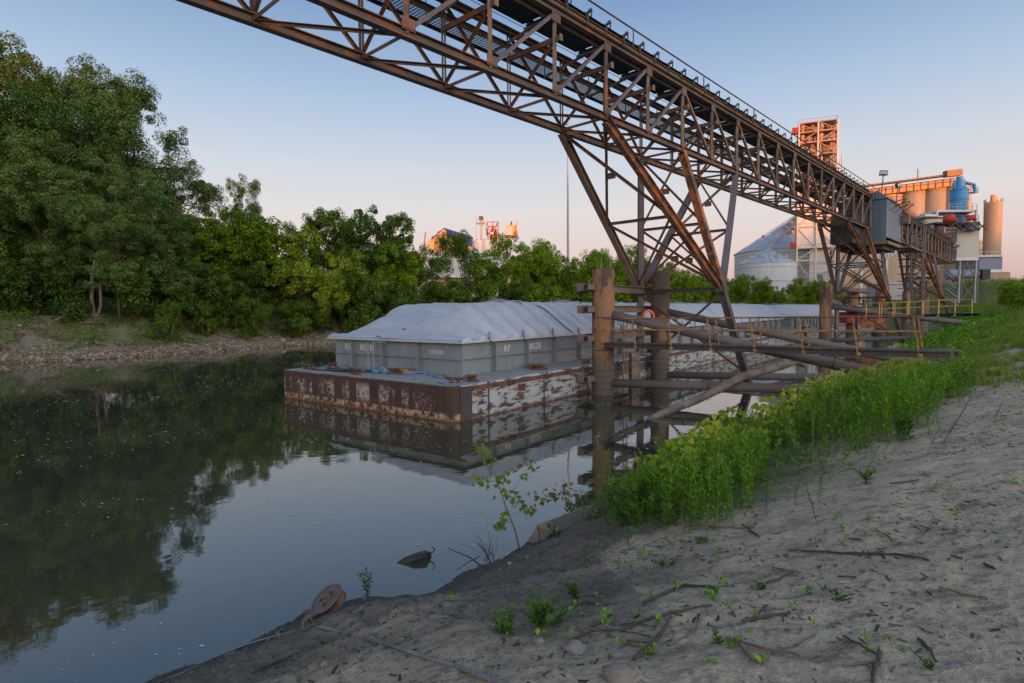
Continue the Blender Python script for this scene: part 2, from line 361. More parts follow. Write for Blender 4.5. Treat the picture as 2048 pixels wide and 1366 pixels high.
def section_mesh(kind, mat):
    if (kind, mat) in SEC: return SEC[(kind, mat)]
    if kind == 'H':      # web along Y, flanges at y = +-.5
        t, w = .09, .05
        parts = [((-.5,-.5),(.5,-.5),(.5,-.5+t),(-.5,-.5+t)), ((-.5,.5-t),(.5,.5-t),(.5,.5),(-.5,.5)), ((-w,-.5+t),(w,-.5+t),(w,.5-t),(-w,.5-t))]
    elif kind == 'L': parts = [((-.5,-.5),(.5,-.5),(.5,-.36),(-.5,-.36)), ((-.5,-.36),(-.36,-.36),(-.36,.5),(-.5,.5))]
    elif kind == 'C': parts = [((-.5,-.5),(-.36,-.5),(-.36,.5),(-.5,.5)), ((-.36,-.5),(.5,-.5),(.5,-.4),(-.36,-.4)), ((-.36,.4),(.5,.4),(.5,.5),(-.36,.5))]
    elif kind == 'D': parts = [((-.5,-.5),(-.12,-.5),(-.12,.5),(-.5,.5)), ((.12,-.5),(.5,-.5),(.5,.5),(.12,.5))]   # double angle
    elif kind == 'B': parts = [((-.5,-.5),(.5,-.5),(.5,.5),(-.5,.5))]
    elif kind == 'O': parts = [tuple((.5*math.cos(k*math.pi/6), .5*math.sin(k*math.pi/6)) for k in range(12))]
    mb = MB()
    for p in parts:
        n = len(p); V = [(x, y, 0) for x, y in p] + [(x, y, 1) for x, y in p]
        mb.add(V, [(k, (k+1)%n, n+(k+1)%n, n+k) for k in range(n)] + [tuple(range(n))[::-1], tuple(range(n, 2*n))])
    me = mesh_np(kind+'_section', mb.v, mb.f, kind == 'O'); me.materials.append(M[mat]); SEC[(kind, mat)] = me; return me
def member(name, a, b, w, h, kind='H', mat='brown_steel', parent=None, roll=0):
    return link(name, section_mesh(kind, mat), None, parent, mtx=beam_mtx(Vector(a), Vector(b), w, h, roll))

# ------------------------------------------------------------------ from a point of the photograph to a point of the place
CP, SP, CR, SR = math.cos(PITCH), math.sin(PITCH), math.cos(ROLL), math.sin(ROLL)
def ray(px, py):
    a = (px-1024)/F; b = (py-683)/F; u = a*CR - b*SR; v = a*SR + b*CR
    return Vector((u, CP - v*SP, -SP - v*CP))
def at(px, py, Y):
    d = ray(px, py); return Vector((0,0,CH)) + d*(Y/d.y)
def onz(px, py, z=0.0):
    d = ray(px, py); return Vector((0,0,CH)) + d*((z-CH)/d.z)

# value noise
_perm = rng.random((256, 256))
def vnoise(x, y):
    xi = np.floor(x).astype(int); yi = np.floor(y).astype(int); fx = x-xi; fy = y-yi
    fx = fx*fx*(3-2*fx); fy = fy*fy*(3-2*fy); g = lambda i, j: _perm[i & 255, j & 255]
    return (g(xi,yi)*(1-fx)+g(xi+1,yi)*fx)*(1-fy) + (g(xi,yi+1)*(1-fx)+g(xi+1,yi+1)*fx)*fy
def fbm(x, y, o=4):
    s = 0; a = .5; t = 0
    for i in range(o): s = s + a*vnoise(x*2**i+17*i, y*2**i+31*i); t += a; a *= .5
    return s/t
def sstep(a, b, x):
    t = np.clip((x-a)/(b-a), 0, 1); return t*t*(3-2*t)
NEAR = np.array([(-60,-60),(-16,-10),(-6.4,2.4),(-4.4,5.6),(-3.35,6.55),(-2.55,7.55),(-1.9,7.75),(-1.1,7.9),(-.75,8.45),(-.2,9.1),(.55,10),(1.75,11.4),(3.2,13.2),(5.3,15.7),(8,18.4),(12,22.3),(16.5,27),(24,37),(34,50),(46,62),(60,80),(72,98),(80,110),(88,122),(98,136),(106,150),(102,166),(95,190),(40,400)], float)
FAR = np.array([(-160,-90),(-95,-20),(-60,20),(-41,46),(-34,51.5),(-30,57),(-23,71),(-8,90),(7,109),(28,128),(45,142),(75,160),(100,172),(130,182),(600,240)], float)
def sdist(x, y, line):
    """signed distance to an open polyline, positive on its right-hand side"""
    best = np.full(x.shape, 1e18); sgn = np.ones(x.shape)
    for (ax, ay), (bx, by) in zip(line[:-1], line[1:]):
        dx, dy = bx-ax, by-ay; L = dx*dx+dy*dy; t = np.clip(((x-ax)*dx+(y-ay)*dy)/L, 0, 1)
        d = (x-ax-t*dx)**2 + (y-ay-t*dy)**2; s = np.where(dx*(y-ay)-dy*(x-ax) < 0, 1.0, -1.0)
        m = d < best-1e-9; best = np.where(m, d, best); sgn = np.where(m, s, sgn)
    return np.sqrt(best)*sgn
def ground_fields(x, y):
    x = np.asarray(x, float); y = np.asarray(y, float)
    dn = sdist(x, y, NEAR) + (fbm(x*1.3, y*1.3, 3)-.5)*.35; df = -sdist(x, y, FAR) + (fbm(x*.5+9, y*.5, 3)-.5)*1.2
    dist = np.hypot(x, y)
    hn = 2.75*(1-np.exp(-(np.maximum(dn,0)/4.3)**1.2)) + 2.0*sstep(50, 112, y)*sstep(2, 14, dn) + 5.2*sstep(118, 146, y)*sstep(4, 16, dn)
    hn = hn + (fbm(x*.5, y*.5, 4)-.5)*.22*sstep(.2, 3, dn) + (fbm(x*2.6, y*2.6, 4)-.5)*.065*sstep(.0, 1.5, dn)*np.exp(-dist/30)
    lump = np.exp(-((dn-1.7)/1.7)**2)*np.exp(-dist/12)
    hn = hn + (fbm(x*6, y*6, 4)-.5)*.22*lump + np.abs(fbm(x*14, y*14, 3)-.5)*.07*np.exp(-dist/9)
    # rut of a cable across the near bank
    hn = hn - .07*np.exp(-((y-(4.9-.5*x))/.10)**2)*sstep(-2.5,-1.2,x)*(1-sstep(1.5,2.5,x))*0
    hf = .95*(1-np.exp(-np.maximum(df,0)/2.5)) + 2.9*sstep(2.6, 10, df) + 2.2*sstep(16, 40, df) + (fbm(x*.25, y*.25, 4)-.5)*1.6*sstep(2, 12, df)
    hf = hf + (fbm(x*.9, y*.9, 4)-.5)*1.0*sstep(.5,4,df)
    shade_hill = 45.0*sstep(-150, -400, y)*(.93+.14*fbm(x*.012, y*.001+3, 3)) + 3*(fbm(x*.08,y*.08,3)-.5)*sstep(-300,-400,y)  # added out of view behind the camera to keep low sun off the banks
    h = np.where((dn > 0) & ((dn >= df) | (df <= 0)), hn, np.where(df > 0, hf, -np.minimum(3, .55*np.minimum(np.abs(dn), np.abs(df)))))
    both = (dn > 0) & (df > 0); h = np.where(both, np.maximum(hn, hf), h)
    return np.where(y < -150, h+shade_hill, h), dn, df
def gz(x, y): return float(ground_fields(np.array([float(x)]), np.array([float(y)]))[0][0])
def hit(px, py, tmax=400):
    d = ray(px, py); o = Vector((0,0,CH))
    ts = np.concatenate([np.arange(1.0, 30, .02), np.geomspace(30, tmax, 900)]); ts = ts/d.length if False else ts
    X = d.x*ts; Y = d.y*ts; Z = CH + d.z*ts; H = np.maximum(ground_fields(X, Y)[0], 0)
    i = int(np.argmax(Z < H)); return Vector((X[i], Y[i], float(H[i])))

# ------------------------------------------------------------------ ground, banks and unseen hill that blocks the sun: one sheet round the camera; river
def build_ground():
    th = np.concatenate([np.linspace(-62, 62, 561), np.linspace(63.5, 296.5, 112)]) * math.pi/180
    r = [0.35]
    while r[-1] < 2600: r.append(r[-1]*(1.0125 if r[-1] < 30 else 1.02) + .0)
    r = np.array(r); TH, RR = np.meshgrid(th, r); X = RR*np.sin(TH); Y = RR*np.cos(TH)
    Z, dn, df = ground_fields(X.ravel(), Y.ravel()); V = np.column_stack([X.ravel(), Y.ravel(), Z])
    n, m = len(th), len(r); i = np.arange(m-1)[:,None]*n; j = np.arange(n)[None,:]; j2 = (j+1) % n
    Fq = np.stack([i+j, i+n+j, i+n+j2, i+j2], -1).reshape(-1, 4)[:, ::-1]
    me = mesh_np('ground', V, Fq, True)
    x, y = V[:,0], V[:,1]; nz = fbm(x*.8, y*.8, 4)
    grass = np.clip(sstep(13, 20, y+ (nz-.5)*10)*sstep(.45, .6, nz+.12*sstep(14,30,y)) , 0, 1)
    grass = np.maximum(grass, sstep(24, 34, y)*.95); grass = np.maximum(grass, (dn > .6)*(1-sstep(3.6, 5.4, dn + (nz-.5)*3))*sstep(6.0, 8.5, y)*(x > 1.5)*.9)
    nf = fbm(x*.3, y*.3, 4); grass = np.where(df > 0, np.maximum(sstep(10, 13, df+(nz-.5)*5), .8*sstep(.52,.60,nf+.012*df)), grass); grass = np.where(y < -30, 1, grass)
    lim_ = np.where(x < 1, 1.2, .3); mud = np.where((dn > 0) & (df < dn), (1-sstep(.9+lim_, 3.6+lim_, dn+(nz-.5)*5.0)), 0); mud = np.where(df > 0, .85, mud)
    wet = np.where(df > dn, 1-sstep(.2, .7, df), 1-sstep(.05, .32, Z))
    ca = me.color_attributes.new('zone', 'BYTE_COLOR', 'POINT')
    ca.data.foreach_set('color', np.column_stack([grass, mud, wet, np.ones_like(wet)]).astype(np.float32).ravel())
    link('ground', me, 'ground', kind='structure')
    c = thing  # noqa
build_ground()
mb = MB(); mb.add([(-900,-900,0),(900,-900,0),(900,900,0),(-900,900,0)], [(0,1,2,3)]); mb.build('river_water', 'river_water', kind='structure')

# ------------------------------------------------------------------ foliage
def leaf_quads(C, N, size, aspect=.62, r=rng):
    """one folded leaf per centre; N = preferred normals"""
    n = len(C); Nn = N + r.normal(0, .55, (n,3)); Nn /= np.linalg.norm(Nn, axis=1)[:,None]+1e-9
    A = np.cross(Nn, r.normal(0, 1, (n,3))); A /= np.linalg.norm(A, axis=1)[:,None]+1e-9; B = np.cross(Nn, A)
    s = (size*(.6+.8*r.random(n)))[:,None]; V = np.stack([C-A*s*.5, C+B*s*.5*aspect+Nn*s*.08, C+A*s*.5, C-B*s*.5*aspect+Nn*s*.08], 1)
    return V.reshape(-1,3), np.arange(n*4).reshape(n,4)
def crown_mesh(name, seed, clumps, leaves, leaf, shape, clump_r, mat):
    r = np.random.default_rng(seed); C = []
    # lobes: a few big masses, each with its own clumps, so the outline is uneven
    lobes = [(a_,b_,c_,d_*.88) for a_,b_,c_,d_ in shape(r)]; w = np.array([l[3]**2 for l in lobes]); w = w/w.sum(); cent = []; nor = []
    for k in r.choice(len(lobes), clumps, p=w):
        lx, ly, lz, lr = lobes[k]; d = r.normal(0,1,3); d /= np.linalg.norm(d); d[2] = abs(d[2]) if r.random() < .35 else d[2]
        q = lr*(.5+.62*r.random()); cent.append((lx+d[0]*q, ly+d[1]*q, max(.03, lz+d[2]*q*.95))); nor.append(d)
    cent = np.array(cent); nor = np.array(nor); k = r.integers(0, clumps, leaves); cr = clump_r*(.55+.8*r.random(clumps))
    d = r.normal(0,1,(leaves,3)); d /= np.linalg.norm(d,axis=1)[:,None]; d[:,2] = np.where(r.random(leaves) < .25, np.abs(d[:,2]), d[:,2])
    P = cent[k] + d*(cr[k]*(.35+.65*r.random(leaves)**.5))[:,None]*np.array([1,1,.9]); Nn = d*.6 + nor[k]*.4 + np.array([0,0,.5])
    V, Fq = leaf_quads(P, Nn, leaf, r=r); me = mesh_np(name, V, Fq); me.materials.append(M[mat]); return me, cent, lobes
def trunk_mesh(name, cent, lobes, th, seed, n=22, mat='bark'):
    r = random.Random(seed); mb = MB(); top = max(l[2] for l in lobes)
    tr = [(0,0,-.03)]; x = y = 0
    for i in range(1, 7):
        x += r.uniform(-.012,.012); y += r.uniform(-.012,.012); tr.append((x, y, top*i/6))
    mb.tube(tr, [th*(1-.8*i/6) for i in range(7)], 8, True, jit=.1)
    for l in lobes:
        z0 = l[2]*r.uniform(.35,.7); b = (tr[3][0]*.5, tr[3][1]*.5, z0); m = ((b[0]+l[0])*.5+r.uniform(-.01,.01), (b[1]+l[1])*.5, (z0+l[2])*.5+.02)
        mb.tube([b, m, (l[0], l[1], l[2])], [th*.45, th*.3, th*.16], 5)
        near = [c for c in cent if (c[0]-l[0])**2+(c[1]-l[1])**2+(c[2]-l[2])**2 < (l[3]*1.1)**2]
        for c in near[:6]: mb.tube([(l[0],l[1],l[2]-.01), ((l[0]+c[0])/2, (l[1]+c[1])/2, (l[2]+c[2])/2+.01), tuple(c)], [th*.15, th*.09, th*.04], 4, False)
    me = mesh_np(name, mb.v, mb.f, True); me.materials.append(M[mat]); return me
def sh_cotton(r):   # tall, several rising limbs, height 1
    L = [(0,0,.55,.16),(0,0,.3,.17)]
    for i in range(11):
        a = r.random()*6.28; z = .22+.68*r.random(); q = (.19-.10*abs(z-.5))*(.6+.8*r.random()); L.append((math.cos(a)*q, math.sin(a)*q, z, .085+.06*r.random()))
    L.append((.02,-.01,.93,.07)); return L
def sh_round(r):
    L = [(0,0,.5,.26),(0,0,.3,.28)]
    for i in range(12):
        a = r.random()*6.28; z = .18+.62*r.random(); q = .30*math.sqrt(max(.1,1-((z-.42)/.55)**2))*(.7+.4*r.random()); L.append((math.cos(a)*q, math.sin(a)*q, z, .12+.08*r.random()))
    L.append((.03,.02,.84,.13)); return L
def sh_bush(r):
    L = [(0,0,.35,.4)]
    for i in range(12):
        a = r.random()*6.28; z = .12+.68*r.random(); q = .48*math.sqrt(max(.05,1-(z/1.0)**2))*(.6+.5*r.random()); L.append((math.cos(a)*q, math.sin(a)*q, z, .16+.1*r.random()))
    return L
def sh_airy(r):
    L = []
    for i in range(9):
        a = r.random()*6.28; z = .3+.62*r.random(); q = .2*r.random(); L.append((math.cos(a)*q, math.sin(a)*q, z, .08+.06*r.random()))
    return L
KIND = {}
for kn, mat, shape, clumps, leaves, leaf, cr, th, seeds in [
    ('cottonwood', 'leaf_cottonwood', sh_cotton, 420, 100000, .0076, .034, .008, (1,2,3)),
    ('dark', 'leaf_mid', sh_round, 260, 42000, .0165, .050, .009, (4,5)),
    ('bright', 'leaf_bright', sh_round, 260, 42000, .0170, .052, .009, (6,7)),
    ('lime', 'leaf_lime', sh_round, 220, 34000, .0175, .052, .009, (8,)),
    ('hedge', 'leaf_bright', sh_bush, 240, 36000, .021, .075, .010, (9,10,11)),
    ('shrub', 'leaf_mid', sh_bush, 130, 18000, .034, .10, .012, (12,13)),
    ('airy', 'leaf_mid', sh_airy, 110, 14000, .0135, .05, .008, (14,15)),
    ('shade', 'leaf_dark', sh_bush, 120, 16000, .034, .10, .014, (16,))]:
    KIND[kn] = []
    for sdx in seeds:
        me, cent, lobes = crown_mesh(kn+'_crown', sdx, clumps, leaves, leaf, shape, cr, mat)
        KIND[kn].append((me, trunk_mesh(kn+'_trunk', cent, lobes, th, sdx)))
_tc = {}
def tree(px, Y, top, wide, kind, label, cat='tree', name='broadleaf_tree', group=None, sink=0.0, base=None):
    """px, top, wide: where its middle, its top and its width stand in the photograph; Y: how far it grows"""
    p = at(px, top, Y); g = gz(p.x, p.y) if base is None else base; g = max(g, .2) - sink; H = p.z - g
    w = wide/F*Y; k = _tc.get(kind, 0); _tc[kind] = k+1; cm, tm = KIND[kind][k % len(KIND[kind])]
    norm = {'cottonwood': .56, 'dark': .64, 'bright': .64, 'lime': .66, 'hedge': .90, 'shrub': 1.15, 'airy': .5, 'shade': 1.15}[kind]
    s = w/norm; t = thing(name, label, cat, (p.x, p.y, g), group=group); rz = random.uniform(0, 6.28)
    mt = Matrix.Rotation(rz, 4, 'Z') @ Matrix.Diagonal((s, s, H, 1))
    link('crown', cm, None, t, True, mt); link('trunk', tm, None, t, True, mt); return t

# ------------------------------------------------------------------ barges
HD = 0.6516; BX, BY = -2.03, 20.01; FB = 1.28; HW = 10.9
CR0, CR1 = -2.15, -10.55; LEN = 59.0
def bpt(s, l, z=0): return Vector((BX + math.sin(HD)*s + math.cos(HD)*l, BY + math.cos(HD)*s - math.sin(HD)*l, z))
def text_mesh(name, body, size, mat, parent, mtx):
    cu = bpy.data.curves.new('lettering', 'FONT'); cu.body = body; cu.size = size; cu.offset = -.004*size; cu.extrude = .002; cu.space_character = 1.12; cu.resolution_u = 3
    o = bpy.data.objects.new('lettering', cu); COL.objects.link(o); bpy.context.view_layer.update()
    me = bpy.data.meshes.new_from_object(o.evaluated_get(bpy.context.evaluated_depsgraph_get())); bpy.data.objects.remove(o)
    me.materials.clear(); return link(name, me, mat, parent, True, mtx)
def cover_piece(parent, y0, y1, first):
    hw = (CR0-CR1)/2+.28; xc = (CR0+CR1)/2
    es = np.array([0,0,.03,.12,.2,.32,.5,.7,.95,1.2,1.5,1.8,2.1,2.45,2.8,3.2,3.6,4.0,hw]); xs = np.concatenate([xc+hw-es, (xc-hw+es[::-1])[1:]]); ee = np.concatenate([es, es[::-1][1:]])
    ys = np.array(sorted({round(v, 4) for v in [y0, y1]+[1.22*(n_+q_) for n_ in range(int(y0/1.22)-1, int(y1/1.22)+2) for q_ in (0,.03,.09,.12,.28,.46,.50,.56,.60,.8)] if y0 <= v <= y1})); ns, nx = len(ys), len(xs)
    E, Yg = np.meshgrid(ee, ys); Xg = np.meshgrid(xs, ys)[0]; ph = (Yg/1.22) % 1.0
    c = sstep(.0,.12,ph)*(1-sstep(.47,.60,ph)); rise = (1.45*sstep(2.7, 5.7, Yg)**.85) if first else 1.45
    g = .88*sstep(.0, 2.5, E)**.85 + .12*(1-((hw-E)/hw)**2)
    amp = np.interp(E, [0,.12,.3,1.0,2.4,3.4,hw], [0,.22,.27,.27,.24,.16,.10])*(np.interp(Yg, [2.7,3.4,6.3,7.5], [.25,.7,.7,1]) if first else 1); 
    Z = 2.72 + rise*g + c*amp; Z = np.where(E <= .031, 2.70+c*.18*(E > .01), Z)
    idx = np.tile(np.arange(nx), (ns,1)); Z = np.where((idx == 0) | (idx == nx-1), 2.60, Z)
    if first: Z = Z - .10*np.exp(-((Yg-2.55)/.12)**2)*(Z > 2.75)
    V = np.column_stack([Xg.ravel(), Yg.ravel(), Z.ravel()]); i = np.arange(ns-1)[:,None]*nx; j = np.arange(nx-1)[None,:]
    Fq = np.stack([i+j, i+nx+j, i+nx+j+1, i+j+1], -1).reshape(-1,4)[:, ::-1]
    # skirts at both ends
    nV = len(V); sk = []; sf = []
    for row in (0, ns-1):
        b = nV+len(sk)
        for q in range(nx): x_, y_, z_ = V[row*nx+q]; sk.append((x_, y_ + (-.02 if row == 0 else .02), 2.60 if (row == 0 and first) else z_-.10))
        for q in range(nx-1):
            f = (row*nx+q, row*nx+q+1, b+q+1, b+q); sf.append(f if row == 0 else f[::-1])
    V = np.vstack([V, np.array(sk)]); Fq = np.vstack([Fq, np.array(sf)])
    me = mesh_np('hatch_cover', V, Fq, False); return link('hatch_cover', me, 'cover_white', parent, True)
def rope(name, label, pts, r, mat, cat='rope', n=6, group=None):
    mb = MB(); P = [Vector(p) for p in pts]; Q = []
    for i in range(len(P)-1):
        p0, p1, p2, p3 = P[max(i-1,0)], P[i], P[i+1], P[min(i+2, len(P)-1)]
        for k in range(5):
            t = k/5; Q.append(.5*((2*p1)+(p2-p0)*t+(2*p0-5*p1+4*p2-p3)*t*t+(3*p1-p0-3*p2+p3)*t**3))
    Q.append(P[-1]); mb.tube(Q, r, n); o = mb.build(name, mat, smooth=True); return tag(o, label, cat, group)
def kevel(parent, x, y, rz, yellow=False):
    m = Matrix.Translation((x, y, FB)) @ Matrix.Rotation(rz, 4, 'Z'); m = m @ Matrix.Diagonal((.78,.78,.82,1)); mb = MB()
    mb.box((0,0,.03), (.75,.26,.05)); mb.box((-.2,0,.14), (.13,.15,.22), taper=.7); mb.box((.2,0,.14), (.13,.15,.22), taper=.7)
    mb.tube([(-.68,0,.32),(-.5,0,.27),(-.2,0,.24),(.2,0,.24),(.5,0,.27),(.68,0,.33)], [.035,.06,.075,.075,.06,.035], 8)
    return mb.build('kevel_cleat', 'fitting_rust', parent, True, mtx=m)
def bitt(parent, x, y, r=.2, h=.2):
    mb = MB(); mb.lathe((0,0,0), [(r*1.5,0),(r*1.5,.03),(r*.95,.05),(r*.8,h*.6),(r*1.05,h*.9),(r*1.2,h),(r*1.1,h*1.12)], 18)
    return mb.build('mooring_bitt', 'fitting_rust', parent, True, True, Matrix.Translation((x, y, FB)))
def hatch_ring(parent, mb_only=False):
    mb = MB(); pts = [(0, .0, .18+.0)]; ring = [(0, .095*math.sin(a), .16+.13*math.cos(a)) for a in [k*math.pi/7 for k in range(15)]]
    mb.tube(ring, .018, 6, False); mb.tube([(0.0,0,.03),(.06,.02,-.05),(.08,.05,-.16),(.04,.07,-.24),(-.01,.05,-.22)], [.02,.028,.03,.026,.016], 6); return mesh_np('lifting_ring', mb.v, mb.f, True)
def make_barge():
    b = thing('hopper_barge', 'long grey covered hopper barge nearest the camera with a rust streaked stern and white lettering', 'barge', (BX, BY, 0), -HD, 'barges moored end to end along the piles')
    # hull outline with rounded corners
    r = .38; out = [(0, LEN), (0, r)] + [(-r+r*math.cos(a), r-r*math.sin(a)) for a in (.4,.8,1.2)] + [(-r, 0), (-HW+r, 0)] + [(-HW+r-r*math.sin(a), r-r*math.cos(a)) for a in (.4,.8,1.2)] + [(-HW, r), (-HW, LEN)]
    n = len(out); V = []; prof = [(0,-1.4),(0,FB-.05),(-.05,FB)]
    for ins, z in prof:
        for x, y in out: V.append((x + (ins if x > -HW/2 else -ins), max(y, -ins) if y < 1 else y, z))
    Fs = []; mi = []
    for k in range(2):
        for q in range(n):
            q2 = (q+1) % n; Fs.append((k*n+q, k*n+q2, (k+1)*n+q2, (k+1)*n+q)[::-1]); e = (out[q], out[q2])
            stern = max(e[0][1], e[1][1]) <= r+.001; mi.append(0 if stern else 1)
    Fs.append(tuple(2*n+q for q in range(n))[::-1]); mi.append(2)
    me = mesh_np('hull', V, Fs); [me.materials.append(M[x]) for x in ('hull_stern', 'hull_side', 'deck_paint')]; me.polygons.foreach_set('material_index', mi)
    link('hull', me, None, b, True)
    MB().box((.004,.62,.60), (.02,.62,1.26)).build('corner_plate', 'dark_steel', b, True)
    mb = MB(); y = .95
    while y < LEN: L = 5.9; mb.box((.03, y+L/2, 1.12), (.07, L, .16)); y += L+.04
    mb.build('rub_rail', 'fitting_rust', b, True)
    rb = MB(); rb.tube([(-.3,.035,FB-.03),(-HW+.3,.035,FB-.03)], .035, 6); rb.build('stern_edge_pipe', 'fitting_rust', b, True)
    # coaming
    zt = 2.66; cw = MB(); th = .03
    cw.box(((CR0+CR1)/2, 2.8, (FB+zt)/2), (CR0-CR1, th, zt-FB)); cw.box(((CR0+CR1)/2, LEN-1.7, (FB+zt)/2), (CR0-CR1, th, zt-FB))
    cw.box((CR0, (2.8+LEN-1.7)/2, (FB+zt)/2), (th, LEN-4.5, zt-FB)); cw.box((CR1, (2.8+LEN-1.7)/2, (FB+zt)/2), (th, LEN-4.5, zt-FB))
    cw.build('coaming', 'coaming_paint', b, True)
    def web(x, y, dx, dy, name='stiffener'):
        mb = MB(); t = .012; d = .24
        nx, ny = dx, dy; tx, ty = -dy, dx
        P = [(0,FB+.002),(d,FB+.002),(d,2.35),(.06,zt-.03),(0,zt-.03)]
        V = [(x+nx*(u+.016)+tx*s*t, y+ny*(u+.016)+ty*s*t, z) for s in (-1,1) for u, z in P]
        mb.add(V, [(0,1,2,3,4),(9,8,7,6,5),(0,5,6,1),(1,6,7,2),(2,7,8,3),(3,8,9,4),(4,9,5,0)])
        mb.box((x+nx*(d+.02), y+ny*(d+.02), (FB+2.35)/2), (.11 if ny else .012, .11 if nx else .012, 2.35-FB-.01)); mb.build(name, 'coaming_paint', b, True)
    for x in (-4.55, -6.85, -9.05): web(x, 2.8, 0, -1)
    ys = [4.75+2.38*k for k in range(int((LEN-8)/2.38)+1)]
    for y in ys: web(CR0, y, 1, 0)
    for x0, x1 in ((-2.22,-4.50),(-4.61,-6.79),(-6.92,-8.98),(-9.12,-10.5)): MB().box(((x0+x1)/2, 2.73, 1.93), (abs(x1-x0), .11, .045)).build('horizontal_stiffener', 'coaming_paint', b, True)
    yy = [2.85]+[y for y in ys]+[LEN-1.8]
    for y0, y1 in zip(yy[:-1], yy[1:]): MB().box((CR0+.075, (y0+y1)/2, 1.95), (.11, y1-y0-.05, .045)).build('horizontal_stiffener', 'coaming_paint', b, True)
    # covers
    y = 2.50; first = True
    while y < LEN-2.2:
        y1 = min(y+8.54, LEN-1.45); cover_piece(b, y, y1-.03, first); first = False; y = y1
    rm = hatch_ring(b)
    for k, y in enumerate([4.1+2.44*i for i in range(22)]):
        link('lifting_ring', rm, 'fitting_rust', b, True, Matrix.Translation((CR0+.36, y, 2.72)) @ Matrix.Rotation(.2, 4, 'Z'))
    hp = None
    for k in range(8):
        y = 9.5+6.4*k; mb = MB(); mb.box((0,0,0), (1.5,.95,.05)); mb.tube([(-.8,-.5,.05),(-.8,-.2,.12),(-.8,.1,.05)], .02, 5)
        mb.build('hatch_plate', 'deck_paint', b, True, mtx=Matrix.Translation((-5.0, y, 4.40)) @ Matrix.Rotation(.16, 4, 'Y'))
        mb = MB(); mb.box((0,0,0), (1.3,1.6,.05)); mb.build('hatch_plate', 'galvanised', b, True, mtx=Matrix.Translation((-6.7, y+2.0, 4.46)))
    for x in (-6.4, -7.0): 
        mb = MB(); mb.box((-.09,0,0), (.06,.06,.05)); mb.box((.09,0,0), (.06,.06,.05)); mb.box((0,0,0), (.2,.025,.03)); mb.build('cover_cleat', 'fitting_rust', b, True, mtx=Matrix.Translation((x, 2.52 if x < -6.7 else 3.55, 2.80 if x < -6.7 else 3.10)))
    # deck fittings
    kevel(b, -.55, .62, R(8)); bitt(b, -.62, 1.62); kevel(b, -9.9, .8, R(5)); bitt(b, -9.6, 1.9); kevel(b, -6.2, .62, R(-6)); bitt(b, -5.1, 1.75, .22)
    bitt(b, -.95, 6.55, .28, .18); kevel(b, -.5, 10.0, R(84))
    for k in range(1, 5): bitt(b, -.95, 8+10.6*k, .25, .18); kevel(b, -.5, 12+10.6*k, R(88))
    mb = MB(); mb.lathe((0,0,0), [(.30,0),(.30,.14),(.34,.15),(.34,.19),(.1,.2)], 16); mb.build('manhole_hatch', 'yellow_paint', b, True, mtx=Matrix.Translation((-4.85,2.2,FB)))
    mb = MB(); mb.lathe((0,0,0), [(.36,0),(.36,.12),(.42,.13),(.42,.17),(.1,.18)], 16); mb.build('manhole_hatch', 'yellow_paint', b, True, mtx=Matrix.Translation((-1.45,7.0,FB)))
    # ladder on the stern coaming
    for x in (-7.58, -7.18): MB().box((x, 2.38, FB+.62), (.035,.035,1.24)).build('ladder_rail', 'galvanised', b, True)
    for k in range(4): MB().box((-7.38, 2.38, FB+.2+.29*k), (.37,.025,.025)).build('ladder_rung', 'galvanised', b, True)
    mb = MB(); mb.tube([(-7.4,2.45,2.52),(-6.9,2.45,2.54),(-6.4,2.45,2.52)], .022, 6); mb.build('grab_bar', 'galvanised', b, True)
    return b
barge = make_barge()
cm_ = child_map()
for k in (1, 2):
    c = copy_tree(barge, cm_); q = bpt(60.3*k + .2, -.1*k, 0)
    c.matrix_basis = Matrix.Translation(q) @ Matrix.Rotation(-HD - .012*(k-1), 4, 'Z') @ Matrix.Diagonal((1, .45 if k == 2 else 1, 1, 1))
    c['label'] = ['second grey covered barge directly ahead of the nearest one, seen behind the rusty square pile', 'farthest barge with a pale rounded cover, behind the legs of the second tower'][k-1]
# lettering belongs to the nearest barge only
S_ = Matrix.Rotation(R(90), 4, 'X')
def stern_text(name, body, size, x, z, mat='stencil'): return text_mesh(name, body, size, mat, barge, Matrix.Translation((x, 2.776, z)) @ S_)
def side_text(name, body, size, y, z, mat='stencil'): return text_mesh(name, body, size, mat, barge, Matrix.Translation((CR0+.022, y, z)) @ Matrix.Rotation(R(90), 4, 'Z') @ S_)
stern_text('lettering', 'RF', .42, -9.82, 2.10); stern_text('lettering', '802B', .42, -8.65, 2.10); stern_text('lettering', 'STERN', .25, -4.0, 2.10)
stern_text('lettering', 'ST LOUIS MO', .20, -8.75, 1.68, 'stencil_faded'); stern_text('lettering', 'NO', .20, -5.3, 2.42, 'stencil_faded')
side_text('lettering', 'RF', .42, 5.55, 2.08); side_text('lettering', '802B', .42, 7.5, 2.08)
bp = lambda x, y, z=FB+.03: bpt(y, x, z)
rope('blue_rope', 'slack blue rope coiled on the barge deck below the STERN lettering', [bp(-5.0,2.3), bp(-4.4,2.0), bp(-4.0,2.4,FB+.05), bp(-3.4,1.9), bp(-3.9,1.7), bp(-4.6,1.8,FB+.06), bp(-4.2,2.2,FB+.08), bp(-3.2,2.1), bp(-2.4,1.6), bp(-1.6,1.5)], .035, 'blue_rope')
rope('blue_rope', 'short blue rope looped round the cleat on the near stern corner', [bp(-1.2,.5), bp(-.8,.35), bp(-.4,.38), bp(-.15,.55), bp(-.1,.8), bp(-.35,.95,FB+.12)], .03, 'blue_rope')
